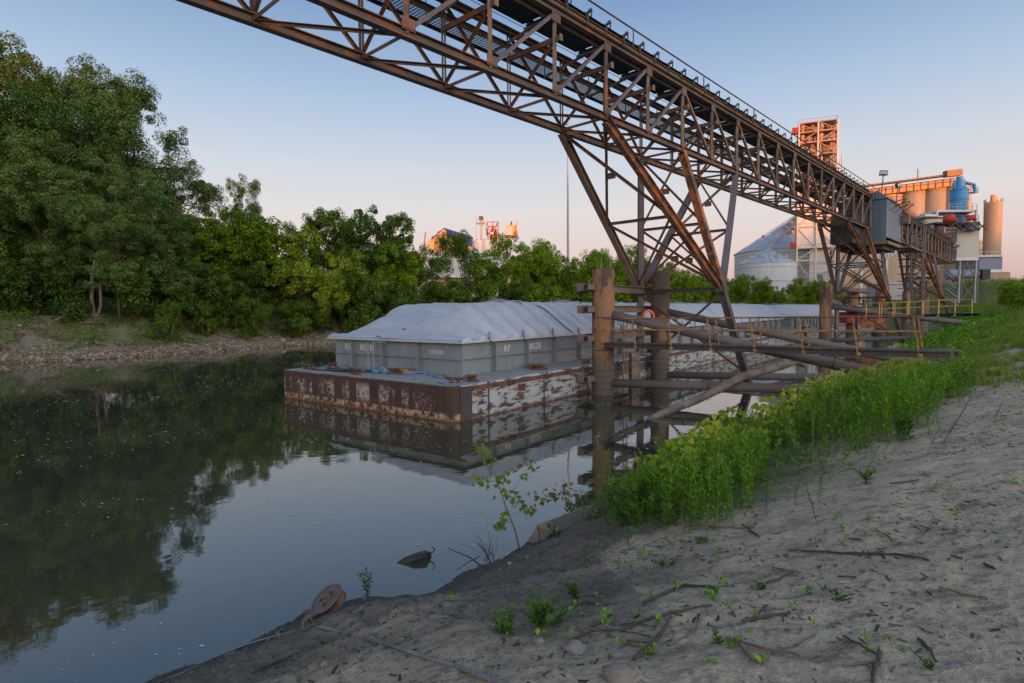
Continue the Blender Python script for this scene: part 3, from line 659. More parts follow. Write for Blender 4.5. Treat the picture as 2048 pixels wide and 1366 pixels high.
rope('black_hose', 'loose black cable trailing across the stern deck beside the left cleat', [bp(-9.7,1.5,FB+.15), bp(-9.9,1.1), bp(-9.3,.7), bp(-8.3,.95), bp(-7.4,1.3), bp(-7.9,1.6), bp(-8.9,1.2,FB+.06), bp(-8.2,.8), bp(-7.0,1.0), bp(-6.4,1.6), bp(-7.2,1.9)], .03, 'rubber', 'cable')
t = thing('ratchet', 'blue ratchet turnbuckle lying on the stern deck between cleat and yellow hatch', 'ratchet', bp(-5.9, 1.45, FB), -HD)
mb = MB(); mb.tube([(-.6,0,.07),(.35,0,.07)], .045, 8); mb.build('screw', 'dark_steel', t, True)
mb = MB(); mb.tube([(-.15,0,.07),(.2,0,.07)], .075, 8); mb.build('barrel', 'pale_blue', t, True)
mb = MB(); mb.tube([(.45+.12*math.cos(a), 0, .14+.12*math.sin(a)) for a in [k*.5-.5 for k in range(10)]], .04, 6); mb.build('hook', 'pale_blue', t, True)

# ------------------------------------------------------------------ conveyor gantry
DC = Vector((.6828, .7306, 0)); PR = Vector((.7306, -.6828, 0)); G0 = Vector((4.19, 25.8, 0)); PL = 3.56; ZB, ZT, WL = 12.3, 15.57, -2.455
def gp(k, lat=0.0, z=0.0): return G0 + DC*(PL*k) + PR*lat + Vector((0,0,z))
HUT0, HUT1 = 14.05, 16.3
g = thing('conveyor_gantry', 'long rusty brown steel truss gantry carrying a conveyor high over the river bank', 'conveyor', gp(2, -1.2, ZB))
SEGS = [(-9, 14), (16, 34)]
for k0, k1 in SEGS:
    for lat in (0, WL):
        member('bottom_chord', gp(k0, lat, ZB), gp(k1, lat, ZB), .26, .30, 'H', 'brown_steel', g)
        member('top_chord', gp(k0, lat, ZT), gp(k1, lat, ZT), .24, .26, 'H', 'brown_steel', g)
    member('stringer', gp(k0, .10, ZT+.25), gp(k1, .10, ZT+.25), .10, .22, 'C', 'tan_steel', g)
    member('stringer', gp(k0, -1.62, ZT+.25), gp(k1, -1.62, ZT+.25), .10, .22, 'C', 'dark_steel', g)
    member('guard_rail', gp(k0, .52, ZT+.78), gp(k1, .52, ZT+.78), .05, .05, 'L', 'brown_steel', g)
    member('cable_tray', gp(k0, -.02, ZT-.42), gp(k1, -.02, ZT-.42), .07, .07, 'C', 'brown_steel', g)
    member('walkway_beam', gp(k0, WL-.08, ZT-.55), gp(k1, WL-.08, ZT-.55), .14, .22, 'C', 'tan_steel', g)
    member('walkway_beam', gp(k0, WL-1.02, ZT-.6), gp(k1, WL-1.02, ZT-.6), .08, .14, 'L', 'dark_steel', g)
    for z in (.0, .5): member('handrail', gp(k0, WL-1.0, ZT+z), gp(k1, WL-1.0, ZT+z), .045, .045, 'O', 'brown_steel', g)
    for lat, z in ((-1.95, ZT+.12), (-2.1, ZT-.1)): member('cable', gp(k0, lat, z), gp(k1, lat, z), .025, .025, 'O', 'dark_steel', g)
# belt: a trough carried on the idlers, and its dark pan below
for k0, k1 in SEGS:
    mb = MB(); a, b_ = gp(k0,0,0), gp(k1,0,0)
    prof = [(.02,ZT+.62),(-.35,ZT+.45),(-1.15,ZT+.45),(-1.52,ZT+.62)]
    V = [a+PR*l+Vector((0,0,z)) for l, z in prof] + [b_+PR*l+Vector((0,0,z)) for l, z in prof]; V += [v - Vector((0,0,.02)) for v in V]
    mb.add(V, [(0,1,5,4),(1,2,6,5),(2,3,7,6),(8,12,13,9),(9,13,14,10),(10,14,15,11)]); mb.build('belt', 'rubber', g)
pan = MB().box((0,0,0), (1,1,1)); panm = mesh_np('deck_plate', pan.v, pan.f); panm.materials.append(M['belt_deck'])
# grating of the side walkway
gr = MB()
for i in range(15): gr.box((-.5+i/14, 0, 0), (.012, 1, .3))
for i in range(24): gr.box((0, -.5+i/23, 0), (1, .010, .3))
grm = mesh_np('grating', gr.v, gr.f); grm.materials.append(M['black_steel'])
idl = MB()
idl.box((.10,0,.30),(.05,.12,.50)); idl.box((.22,0,.52),(.20,.10,.05)); idl.tube([(.30,0,.30),(.30,0,.56)], .03, 6); idl.tube([(.16,-.02,.58),(.28,-.02,.62),(.34,-.02,.52)], .03, 6); idl.tube([(.0,0,.55),(-.45,0,.32),(-1.1,0,.32),(-1.55,0,.55)], .06, 7)
idm = mesh_np('idler_roller', idl.v, idl.f); idm.materials.append(M['dark_steel'])
ret = MB().tube([(-.15,0,0),(-1.55,0,0)], .075, 8); rtm = mesh_np('return_roller', ret.v, ret.f, True); rtm.materials.append(M['galvanised'])
RB = Matrix((PR, DC, Vector((0,0,1)))).transposed().to_4x4()
def placed(name, me, k, lat, z, sc_=(1,1,1)): return link(name, me, None, g, mtx=Matrix.Translation(gp(k, lat, z)) @ RB @ Matrix.Diagonal((*sc_, 1)))
fwd = lambda k: (2 <= k <= 8) or (k <= -8) or (14 <= k <= 19) or (25 <= k <= 31)
for k0, k1 in SEGS:
    for k in range(k0, k1+1):
        m1 = 'tan_steel' if k % 3 else 'brown_steel'
        member('vertical_post', gp(k, 0, ZB), gp(k, 0, ZT), .15, .17, 'H', m1, g)
        member('vertical_post', gp(k, WL, ZB), gp(k, WL, ZT), .16, .12, 'D', 'brown_steel', g)
        member('bottom_strut', gp(k, 0, ZB-.02), gp(k, WL, ZB-.02), .12, .12, 'L', 'brown_steel', g)
        member('cross_beam', gp(k, .32, ZT-1.12), gp(k, WL-.1, ZT-1.12), .10, .20, 'C', 'brown_steel', g)
        member('top_strut', gp(k, .1, ZT-.12), gp(k, WL-1.05, ZT-.62), .10, .14, 'L', 'tan_steel', g)
        member('sway_brace', gp(k, WL, ZB+.1), gp(k, -.05, ZT-1.2), .10, .10, 'L', 'brown_steel', g)
        member('handrail_post', gp(k, WL-1.0, ZT-.55), gp(k, WL-1.0, ZT+.5), .05, .05, 'L', 'brown_steel', g)
        if k % 2 == 0: member('guard_post', gp(k+.4, .5, ZT+.1), gp(k+.4, .5, ZT+.8), .05, .05, 'L', 'brown_steel', g)
        if k == k1: break
        if k <= 22 or True:
            a, b_ = (k, k+1) if fwd(k) else (k+1, k)
            member('diagonal_brace', gp(a, 0, ZT-.1), gp(b_, 0, ZB+.1), .13, .13, 'L' if k < 2 else 'D', 'tan_steel' if fwd(k) else 'lilac_steel', g)
            member('diagonal_brace', gp(b_, WL, ZT-.1), gp(a, WL, ZB+.1), .11, .11, 'L', 'brown_steel', g)
        member('bottom_diagonal', gp(k, WL, ZB-.03), gp(k+1, 0, ZB-.03), .10, .10, 'L', 'brown_steel', g)
        placed('deck_plate', panm, k+.5, -.83, ZT-.02, (1.5, PL-.14, .03))
        placed('return_roller', rtm, k, 0, ZT-.22)
        if k < 9: placed('grating', grm, k+.5, WL-.55, ZT-.56, (.92, PL-.05, .05))
        else: placed('walkway_plate', panm, k+.5, WL-.55, ZT-.56, (.9, PL-.1, .04))
k = -9.0
while k < 34:
    if not (13.6 < k < 16.2): placed('idler_roller', idm, k, 0, ZT+.1)
    k += .39
# members that are close enough to read get stiffener plates at the joints of the near chord
for k in range(-3, 8):
    for z in (ZB+.26, ZT-.3): 
        mb = MB(); m = Matrix.Translation(gp(k, .10, z)) @ RB; mb.box((0,0,0), (.014,.52,.36)); mb.build('joint_plate', 'brown_steel', g, mtx=m)
    mb = MB(); mb.box((0,0,0), (.014,.20,.26)); mb.build('beam_end_plate', 'tan_steel', g, mtx=Matrix.Translation(gp(k, .33, ZT-1.12)) @ RB)

def tower(kc, label, zfoot=-1.0, zn=4.9):
    t = thing('support_tower', label, 'tower', gp(kc, 0, 0), group='braced steel towers under the gantry')
    A = gp(kc, WL, zn); Bn = gp(kc, 2.22, zn); 
    member('column', gp(kc, WL, zfoot), A, .34, .34, 'H', 'lilac_steel', t)
    member('column', gp(kc, 2.22+(zn-zfoot)*.298, zfoot), Bn, .34, .34, 'H', 'dark_steel', t)
    mids = []
    for j in (-2, 0, 2):
        TA, TB = gp(kc+j, WL, ZB-.12), gp(kc+j, 0, ZB-.12)
        member('leg', A, TA, .30, .34, 'H', 'lilac_steel' if j == 0 else ('tan_steel' if j < 0 else 'lilac_steel'), t)
        member('leg', Bn, TB, .32, .36, 'H', ('rust_steel','rust_steel','lilac_steel')[j//2+1], t)
        mA, mB = A.lerp(TA, .47), Bn.lerp(TB, .47); mids.append((mA, mB))
        member('strut', mA, mB, .14, .14, 'C', 'lilac_steel', t)
        for p, q in ((TA, mB), (TB, mA), (mA, Bn.lerp(TB, .04)), (mB, A.lerp(TA, .04))): member('diagonal_brace', p, q, .13, .13, 'L', 'brown_steel', t)
        for p, q, u, v in ((TA, mB, TB, mA), (mA, Bn, mB, A)):
            c = (p.lerp(q, .5)+u.lerp(v, .5))/2; mb = MB(); mb.box((0,0,0), (.42,.02,.3)); mb.build('gusset_plate', 'brown_steel', t, mtx=Matrix.Translation(c) @ Matrix.Rotation(-.75, 4, 'Z'))
    member('strut', A, Bn, .16, .18, 'H', 'dark_steel', t)
    f = lambda z: gp(kc, 2.22+(zn-z)*.298, z)
    member('diagonal_brace', A - Vector((0,0,.2)), f(.7), .13, .13, 'L', 'brown_steel', t); member('diagonal_brace', Bn - Vector((0,0,.2)), gp(kc, WL, .7), .13, .13, 'L', 'dark_steel', t)
    for p in (A, Bn): mb = MB(); mb.box((0,0,0), (.5,.5,.32)); mb.build('node_plate', 'dark_steel', t, mtx=Matrix.Translation(p) @ Matrix.Rotation(-.75, 4, 'Z'))
    mb = MB(); mb.box((0,0,0), (.9,.9,.7)); mb.build('footing', 'concrete', t, mtx=Matrix.Translation(f(zfoot+.6) if zfoot > -.5 else f(-.1)) @ Matrix.Rotation(-.75, 4, 'Z'))
    return t
tower(2.0, 'nearest braced steel tower, its rusty legs fanning up from beside the two round piles')
tower(13.4, 'second braced steel tower, standing under the grey sheet metal transfer house')
tower(24.7, 'third braced steel tower, nearest the beige box at the far end of the gantry', zfoot=0.5)
tower(-8.9, 'braced steel tower under the near end of the gantry, left of the camera')

# the sheet metal transfer house
h = thing('transfer_house', 'blue grey corrugated transfer house hanging round the gantry above the second tower', 'hut', gp(HUT0, -.8, 10.9))
def hutbox(name, mat, k0, k1, l0, l1, z0, z1, parent=h):
    mb = MB(); L = (k1-k0)*PL; mb.box((0,0,0), (l1-l0, L, z1-z0)); return mb.build(name, mat, parent, mtx=Matrix.Translation(gp((k0+k1)/2, (l0+l1)/2, (z0+z1)/2)) @ RB)
L0, L1, Z0, Z1 = -3.1, 1.45, 11.3, 15.3
hutbox('end_wall', 'hut_sheet', HUT0, HUT0+.02, L0, L1, Z0-.4, Z1); hutbox('end_wall', 'hut_sheet', HUT1, HUT1+.02, L0, L1, Z0-.4, Z1)
hutbox('side_wall', 'hut_sheet', HUT0+.02, HUT1, L1-.05, L1, Z0, Z1-.001); hutbox('side_wall', 'hut_sheet', HUT0+.02, HUT1, L0, L0+.05, Z0, Z1-.001)
mb = MB(); c0, c1 = HUT0-.06, HUT1+.06
V = [gp(k, l, z) for k in (c0, c1) for l, z in ((L0-.12, Z1+.05), ((L0+L1)/2+1.5, Z1+.85), (L1+.12, Z1+.05), (L1+.12, Z1-.02), (L0-.12, Z1-.02))]
mb.add(V, [(0,1,2,3,4),(9,8,7,6,5),(0,5,6,1),(1,6,7,2),(2,7,8,3),(3,8,9,4),(4,9,5,0)]); mb.build('roof', 'hut_sheet', h)
hutbox('floor_frame', 'tan_steel', HUT0-.05, HUT1, L0-.1, L1+.25, Z0-.75, Z0-.42); hutbox('hopper', 'black_steel', HUT0+.1, HUT1-.4, L0, L1-.3, Z0-1.2, Z0-.76)
hutbox('rear_chute', 'black_steel', 12.4, HUT0-.02, WL+.1, -.3, ZB-1.9, ZB+.9)
for i in range(3):
    k = HUT0+.5+.6*i; member('roof_bracket', gp(k, L1, Z1-.3), gp(k-.1, L1+1.5, Z1-.05), .08, .08, 'L', 'rust_steel', h); member('roof_bracket', gp(k, L1, Z1-1.1), gp(k-.1, L1+1.5, Z1-.15), .07, .07, 'L', 'rust_steel', h)
t = thing('access_platform', 'small railed access platform on the right side of the grey transfer house', 'platform', gp(HUT1, 1.6, Z0-.7))
hutbox('deck', 'tan_steel', HUT1-.5, HUT1+1.6, L1+.02, L1+1.3, Z0-.75, Z0-.6, t)
for k in (HUT1-.45, HUT1+.2, HUT1+.9, HUT1+1.55): member('rail_post', gp(k, L1+1.27, Z0-.6), gp(k, L1+1.27, Z0+.6), .07, .07, 'L', 'tan_steel', t)
for z in (.05, .6): member('rail', gp(HUT1-.45, L1+1.27, Z0+z), gp(HUT1+1.55, L1+1.27, Z0+z), .06, .06, 'O', 'tan_steel', t)
hutbox('junction_box', 'wood', HUT1-.05, HUT1+.35, L1+.05, L1+.75, Z1-1.9, Z1-.9, t)
# floodlights on thin masts
for px, Y, top, wdt, lab in ((1767, 63, 338, 15, 'black floodlight on a thin mast above the transfer house, the taller left one'), (1797, 66, 362, 15, 'grey floodlight tilted on a thin mast above the transfer house, the lower right one')):
    p = at(px, top+8, Y); t = thing('floodlight', lab, 'floodlight', (p.x-.1, p.y, 15.0), group='floodlights over the transfer house')
    mb = MB(); mb.tube([(p.x-.18, p.y, 14.6), (p.x-.14, p.y, 16.8), (p.x, p.y, p.z-.2)], .045, 6); mb.build('mast', 'dark_steel', t)
    m = Matrix.Translation(p) @ Matrix.Rotation(-.5 if px < 1780 else .35, 4, 'Z') @ Matrix.Rotation(.12 if px < 1780 else -.35, 4, 'Y'); mb = MB(); mb.box((0,0,0), (.80,.28,.52), taper=.9); mb.build('lamp_housing', 'black_steel', t, mtx=m)
    mb = MB(); mb.box((0,-.15,.02), (.66,.02,.34)); mb.build('lamp_glass', 'lamp_glass', t, mtx=m)

# ------------------------------------------------------------------ piles, wales, pipes
def pile(x, y, r, z, label, mat='mooring_pile', sq=False, name='mooring_pile'):
    t = thing(name, label, 'pile', (x, y, 0), group='steel mooring piles')
    mb = MB()
    n = 8 if sq else 40; rot = .39+.65
    V = []; Z = [-1.5] + ([z*i/5 for i in range(0, 6)]); 
    for zz in Z:
        for k in range(n): V.append((r*math.cos(rot+2*math.pi*k/n), r*math.sin(rot+2*math.pi*k/n), zz))
    mb.add(V, [(i*n+k, i*n+(k+1)%n, (i+1)*n+(k+1)%n, (i+1)*n+k) for i in range(len(Z)-1) for k in range(n)]); mb.build('shaft', mat, t, True, smooth=not sq)
    mb = MB(); mb.lathe((0,0,z), [(r*.99,-.002),(r*.99,.015),(r*.5,.03)], n, Matrix.Rotation(rot, 4, 'Z')); mb.build('cap', 'dark_steel', t, True)
    if not sq:
        for zz in (z*.36, z*.62): mb = MB(); mb.lathe((0,0,zz), [(r+.006,-.03),(r+.010,-.01),(r+.010,.01),(r+.006,.03)], n); mb.build('weld_seam', 'dark_steel', t, True)
    return t
P1 = Vector((4.20, 26.6, 0)); P2 = Vector((8.30, 32.4, 0)); P3 = Vector((31.0, 57.2, 0))
pa = pile(P1.x, P1.y, .51, 5.74, 'big round steel mooring pile nearest the camera with peeling orange rust')
for dx, dy, hgt in ((-.1,.1,.95), (.28,-.1,1.0)): mb = MB(); mb.tube([(dx,dy,5.7),(dx+.03,dy,5.74+hgt*.6)], .012, 5); mb.build('antenna_rod', 'galvanised', pa, True)
pile(P2.x, P2.y, .51, 5.95, 'second round steel mooring pile, darker, standing behind the near tower column')
pile(P3.x, P3.y, .56, 6.1, 'flat sided rusty orange pile in front of the far end of the nearest barge', sq=True)
for px, top, Y, w, lab in ((1763, 583, 74, .62, 'red brown pile right behind the red lifebuoy at the second tower'), (1813, 583, 84, .5, 'short rusty pile right of the second tower, beyond the gangway start'), (1849, 562, 92, .7, 'tall red brown pile at the foot of the third tower'), (1705, 584, 68, .62, 'dark pile between the legs of the second tower'), (1846, 598, 62, .55, 'short grey pile rising through the far gangway')):
    p = at(px, top, Y); pile(p.x, p.y, w, p.z, lab, 'mooring_pile' if '1846' not in str(px) else 'pipe_steel')
ud = (P2-P1).normalized(); ul = Vector((-ud.y, ud.x, 0))       # towards the barge
zs = [(4.95,'topmost'), (3.93,'second'), (2.62,'third'), (.78,'lowest')]
for z, w in zs:
    t = thing('fender_wale', f'steel fender beam on the barge side of the two round piles, {w} of four', 'fender', P1+ul*.3+Vector((0,0,z)), group='horizontal fender beams between the round piles')
    a = P1 - ud*.75 + ul*.72 + Vector((0,0,z)); b_ = P2 + ud*1.1 + ul*.72 + Vector((0,0,z)); member('beam', a, b_, .24, .36, 'H', 'pipe_steel', t)
    for P in (P1, P2): member('bracket', P+Vector((0,0,z))+ul*.3-ud*.3, P+Vector((0,0,z))+ul*.62-ud*.3, .2, .24, 'H', 'dark_steel', t)
    c = a - ud*.06; mb = MB(); mb.box((0,0,0), (.34,.12,.36)); mb.build('end_block', 'wood' if z in (3.93,) else 'pipe_steel', t, mtx=Matrix.Translation(c) @ Matrix.Rotation(-math.atan2(ud.x, ud.y), 4, 'Z'))
    mb = MB(); mb.box((0,0,0), (.30,.12,.34)); s2 = P1 - ul*.0 - ud*.62 + Vector((0,0,z)); member('stub', P1 - ud*.4 + ul*.25 + Vector((0,0,z)), P1 - ud*1.0 + ul*.35 + Vector((0,0,z)), .22, .26, 'C', 'pipe_steel', t)
# wooden rubbing piles between the round ones
for i, (s, l) in enumerate(((3.1, .1), (3.45, .15))):
    p = P1+ud*s-ul*l; mb = MB(); mb.box((0,0,.2), (.30,.24,3.1)); o = mb.build('timber_post', 'wood', mtx=Matrix.Translation(p) @ Matrix.Rotation(.5, 4, 'Z')); tag(o, ['upright timber post at the waterline behind the nearest pile, left one of a pair', 'upright timber post at the waterline behind the nearest pile, right one of a pair'][i], 'post', 'pair of timber posts')
pd = Vector((9.2, -5.9, 0))
def pipe(a, b, r, label):
    t = thing('brace_pipe', label, 'pipe', a, group='steel pipes bracing the piles to the bank'); mb = MB(); A, B_ = Vector(a), Vector(b)
    m = A.lerp(B_, .5) - Vector((0,0,.04)); mb.tube([A, A.lerp(B_,.25)-Vector((0,0,.02)), m, A.lerp(B_,.75)-Vector((0,0,.02)), B_], r, 20); mb.build('barrel', 'pipe_steel', t, smooth=True)
    for u in (.36, .70): c = A.lerp(B_, u); d = (B_-A).normalized(); mb = MB(); mb.tube([c-d*.03-Vector((0,0,.03)), c+d*.03-Vector((0,0,.03))], r*1.035, 20); mb.build('weld_band', 'dark_steel', t)
    return t
q = pd.normalized()
pipe(P1+q*.4+Vector((0,0,3.68)), P1+pd*1.2+Vector((0,0,1.05)), .20, 'upper steel pipe sloping from the nearest round pile down to the weeds on the bank')
pipe(P1+q*.4+Vector((0,0,.56)), P1+pd*1.15+Vector((0,0,1.0)), .19, 'low steel pipe from the nearest round pile to the bank, passing under the log')
pipe(P2+q*.4+Vector((0,0,3.75)), P2+pd*1.25+Vector((0,0,1.05)), .20, 'upper steel pipe sloping from the second round pile down to the bank')
pipe(P2+q*.4+Vector((0,0,.25)), P2+pd*1.15+Vector((0,0,.75)), .19, 'low dark steel pipe from the foot of the second round pile to the bank')
pipe(P3+q*.4+Vector((0,0,4.0)), P3+pd*1.15+Vector((0,0,2.2)), .24, 'upper steel pipe sloping from the flat sided orange pile to the bank')
pipe(P3+q*.4+Vector((0,0,.7)), P3+pd*.98+Vector((0,0,1.3)), .22, 'lower steel pipe from the flat sided orange pile, rising slightly to the bank')
pipe(at(1655,600,60), at(1720,624,66), .3, 'short thick pipe behind the flat sided orange pile')
pipe(at(1652,575,62), at(1735,583,68), .28, 'level pipe at the top of the flat sided orange pile running to the second tower')
# gangways
def gangway(name, label, a, dirv, length, width, z0, z1, railmat, deckmat, posts, h=1.08, skew=.18):
    t = thing(name, label, 'gangway', a, group='railed gangways from the bank to the towers'); d = Vector((dirv[0], dirv[1], 0)).normalized(); n = Vector((d.y, -d.x, 0)); Z = lambda s: z0+(z1-z0)*s/length
    A = Vector((a[0], a[1], 0)); P = lambda s, w, z=0: A + d*s + n*w + Vector((0,0,Z(s)+z))
    for w in (0, width): member('side_beam', P(0,w,-.10), P(length,w,-.10), .10, .20, 'C', deckmat, t)
    k = 0; s = .05
    while s < length-.1: mb = MB(); mb.box((0,0,0), (width-.1,.24,.04)); mb.build('deck_plank', 'dark_steel' if deckmat != 'belt_deck' else 'black_steel', t, mtx=Matrix.Translation(P(s+.12, width/2, .01)) @ Matrix.Rotation(-math.atan2(d.x, d.y), 4, 'Z')); s += .27
    for w, sg in ((0,-1), (width,1)):
        member('top_rail', P(0,w,h), P(length*.93,w,h), .05, .05, 'O', 'rust_steel' if railmat == 'yellow_paint' else railmat, t); member('mid_rail', P(0,w,h*.55), P(length*.93,w,h*.55), .04, .055, 'O', railmat, t)
        for i in range(posts): s = length*.93*i/(posts-1); member('post', P(s,w,-.15), P(s-skew,w,h), .045, .045, 'L', railmat, t); mb = MB(); mb.box((0,0,0), (.13,.13,.10)); mb.build('post_shoe', railmat, t, mtx=Matrix.Translation(P(s,w+sg*.04,-.14)))
    return t
gangway('gangway', 'narrow gangway with rusty yellow handrails from the nearest round pile to the bank', (P1.x+.42, P1.y-.1, 0), (.7306,-.6828), 12.6, .8, 2.42, 2.56, 'yellow_paint', 'dark_steel', 8)
p0 = onz(1786, 634, 3.3); p1 = onz(1975, 634, 3.3)
a_ = at(1790, 632, 52); b_ = at(2000, 628, 44); dv = Vector((b_.x-a_.x, b_.y-a_.y, 0)); 
gangway('gangway', 'wide dark decked gangway with bright yellow rails at the second tower', (a_.x, a_.y+1.9, 0), dv, dv.length, 1.9, a_.z, b_.z+.05, 'yellow_rail', 'belt_deck', 7, 1.15, 0)
# small platform between the piles and life ring
t = thing('ladder', 'narrow vertical ladder with yellow cage between the nearest pile and the tower column', 'ladder', P1+ud*1.0-ul*.55+Vector((0,0,.4)))
for dx in (0, .4): member('rail', P1+ud*(1.0+dx)-ul*.55+Vector((0,0,.2)), P1+ud*(1.0+dx)-ul*.55+Vector((0,0,3.6)), .04, .04, 'L', 'yellow_paint', t)
for i in range(11): member('rung', P1+ud*1.0-ul*.55+Vector((0,0,.4+.3*i)), P1+ud*1.4-ul*.55+Vector((0,0,.4+.3*i)), .025, .025, 'O', 'yellow_paint', t)
def ring(p, rr, tr, label, rz=0, mat='orange_ring'):
    mb = MB(); n = 24; pts = [(rr*math.cos(2*math.pi*k/n), 0, rr*math.sin(2*math.pi*k/n)) for k in range(n+1)]; mb.tube(pts, tr, 8, False)
    o = mb.build('life_ring', mat, smooth=True, mtx=Matrix.Translation(p) @ Matrix.Rotation(rz, 4, 'Z')); return tag(o, label, 'life ring', 'life rings hung on the rails')
ring(at(1297, 633, 28.6), .28, .065, 'orange life ring hanging by the column of the nearest tower', .3)
ring(at(1763, 609, 68), .42, .085, 'red life ring on the rail at the second tower', .3, 'red_paint')
# the drift log across the pipes
t = thing('drift_log', 'long bare driftwood trunk leaning from the water over the low pipe', 'log', (4.65, 20.4, 0))
mb = MB(); P = [(4.55,20.3,-.22),(5.0,20.65,.0),(5.9,21.2,.22),(7.0,21.95,.42),(8.2,22.7,.78),(9.3,23.4,1.14),(10.6,24.2,1.32),(11.6,24.85,1.46),(12.3,25.3,1.62)]
mb.tube(P, [.05,.12,.145,.15,.165,.175,.185,.20,.24], 14, jit=.07); mb.build('trunk', 'wood', t, smooth=True)
for i, (dx, dy, dz, r) in enumerate(((.55,.35,-.05,.12),(.5,.5,.18,.10),(.6,.1,-.28,.11),(.4,.45,.05,.12),(.35,.1,.15,.09),(.62,.25,-.18,.08))):
    mb = MB(); mb.tube([(12.15,25.2,1.58),(12.3+dx*.6,25.3+dy*.6,1.60+dz*.4),(12.3+dx*1.2,25.3+dy*1.2,1.60+dz*1.3)], [.17,r,.02], 7, jit=.2); mb.build('splintered_root', 'wood', t)
mb = MB(); mb.tube([(6.3,21.4,.3),(6.32,21.2,.36),(6.45,21.0,.30)], [.06,.04,.02], 6); mb.build('branch_stub', 'wood', t)
t2 = at(1390, 775, 27)
for a0, b0, r, lab in (((1545,770,30), (1640,752,31), .12, 'thin half sunken log lying behind the low pipes'), ((1745,745,24), (1690,765,23), .11, 'pale log resting at the waterline under the gangway')):
    mb = MB(); A, B_ = at(*a0), at(*b0); mb.tube([A, A.lerp(B_,.5)+Vector((0,0,.03)), B_], [r,r*1.1,r*.7], 9, jit=.1); tag(mb.build('drift_log', 'wood', smooth=True), lab, 'log')
# steel rods that stick up from the weeds, and the slack wire across the slip
for a0, b0, Y, Y2, lab in (((1872,905),(1945,790),8.2,8.9,'thin rusty rod slanting up out of the weeds in front of the gangway'), ((1872,747),(1905,683),15.5,16.2,'thin dark rod sticking out of the weeds at the gangway end, left of two'), ((1885,737),(1914,690),16,16.6,'thin dark rod sticking out of the weeds at the gangway end, right of two')):
    mb = MB(); A = at(*a0, Y); B_ = at(*b0, Y2); mb.tube([A, A.lerp(B_,.5)+Vector((.02,0,0)), B_], [.014,.012,.010], 6); tag(mb.build('steel_rod', 'dark_steel'), lab, 'rod')
rope('slack_wire', 'thin rusty wire strung across the slip from the barge coaming to the bank', [bpt(8, CR0+.02, 1.95), at(1190,714,25.5), at(1300,722,24), at(1600,722,22), at(1800,728,19.5), at(1950,738,14.5)], .011, 'rust_steel', 'wire', 5)

# ------------------------------------------------------------------ the grain terminal behind
def vpart(name, mat, t, px0, px1, py0, py1, Y, depth, rz=0):
    """an upright box whose front spans a rectangle of the photograph at distance Y"""
    a, b = at(px0, py1, Y), at(px1, py0, Y); w = abs(b.x-a.x); mb = MB(); mb.box((0, depth/2, 0), (w, depth, b.z-a.z))
    return mb.build(name, mat, t, mtx=Matrix.Translation(((a.x+b.x)/2, Y, (a.z+b.z)/2)) @ Matrix.Rotation(rz, 4, 'Z'))
GY = 8.5
# conical roofed steel bins
def bin_(px, Y, wpx, eave, apex, label, ribs):
    c = at(px, eave, Y); r = wpx/2/F*Y; ap = at(px, apex, Y); g_ = min(gz(c.x, c.y), 9) - .3; t = thing('grain_bin', label, 'grain bin', (c.x, c.y, g_), group='conical roofed steel grain bins')
    mb = MB(); mb.cyl((0,0,0), r, c.z-g_, 64); mb.build('wall', 'bin_sheet', t, True, smooth=False)
    mb = MB(); mb.lathe((0,0,c.z-g_), [(r*1.015,-.15),(r*1.015,.0),(r*.5,(ap.z-c.z)*.5),(r*.06,(ap.z-c.z)*.97),(r*.05,ap.z-c.z)], 64); mb.build('roof', 'bin_roof', t, True)
    for k in range(ribs):
        a = 2*math.pi*k/ribs; mb = MB(); mb.bar((r*1.01*math.cos(a), r*1.01*math.sin(a), c.z-g_+.05), (r*.08*math.cos(a), r*.08*math.sin(a), ap.z-g_+.02), .14, .12); mb.build('roof_rib', 'bin_roof', t, True)
    for k in range(7):
        a = 2*math.pi*k/7+.4; mb = MB(); q = .62; mb.cyl((r*q*math.cos(a), r*q*math.sin(a), c.z-g_+(ap.z-c.z)*(1-q)), .5, 1.0, 10); mb.build('roof_vent', 'galvanised', t, True)
    for zz in (.3,.6,.9): mb = MB(); mb.lathe((0,0,(c.z-g_)*zz), [(r+.01,-.12),(r+.06,-.1),(r+.06,.1),(r+.01,.12)], 48); mb.build('wall_ring', 'galvanised', t, True)
    mb = MB(); mb.lathe((0,0,c.z-g_), [(r*1.03,.25),(r*1.03,.32)], 48); return t
bin_(1608, 215, 258, 505, 425, 'large steel grain bin with a wide conical grey roof, left of the elevator tower', 36)
bin_(1534, 176, 108, 528, 500, 'small steel grain bin with a low conical roof, in front of the large bin', 24)
t = thing('bin_catwalk', 'galvanised catwalk and spout rising over the roof of the large grain bin', 'catwalk', at(1590, 440, 205))
mb = MB(); mb.bar(at(1534,503,188), at(1600,436,200), .8, .8); mb.build('spout', 'galvanised', t)
for i, (x, y) in enumerate(((1575,450),(1586,440),(1592,432),(1600,446))): vpart('landing', 'galvanised', t, x, x+26, y+3, y+6, 204, 3); vpart('railing', 'galvanised', t, x, x+26, y-5, y-4, 204, .2); vpart('post', 'dark_steel', t, x+1, x+3, y-5, y+22, 204, .3)
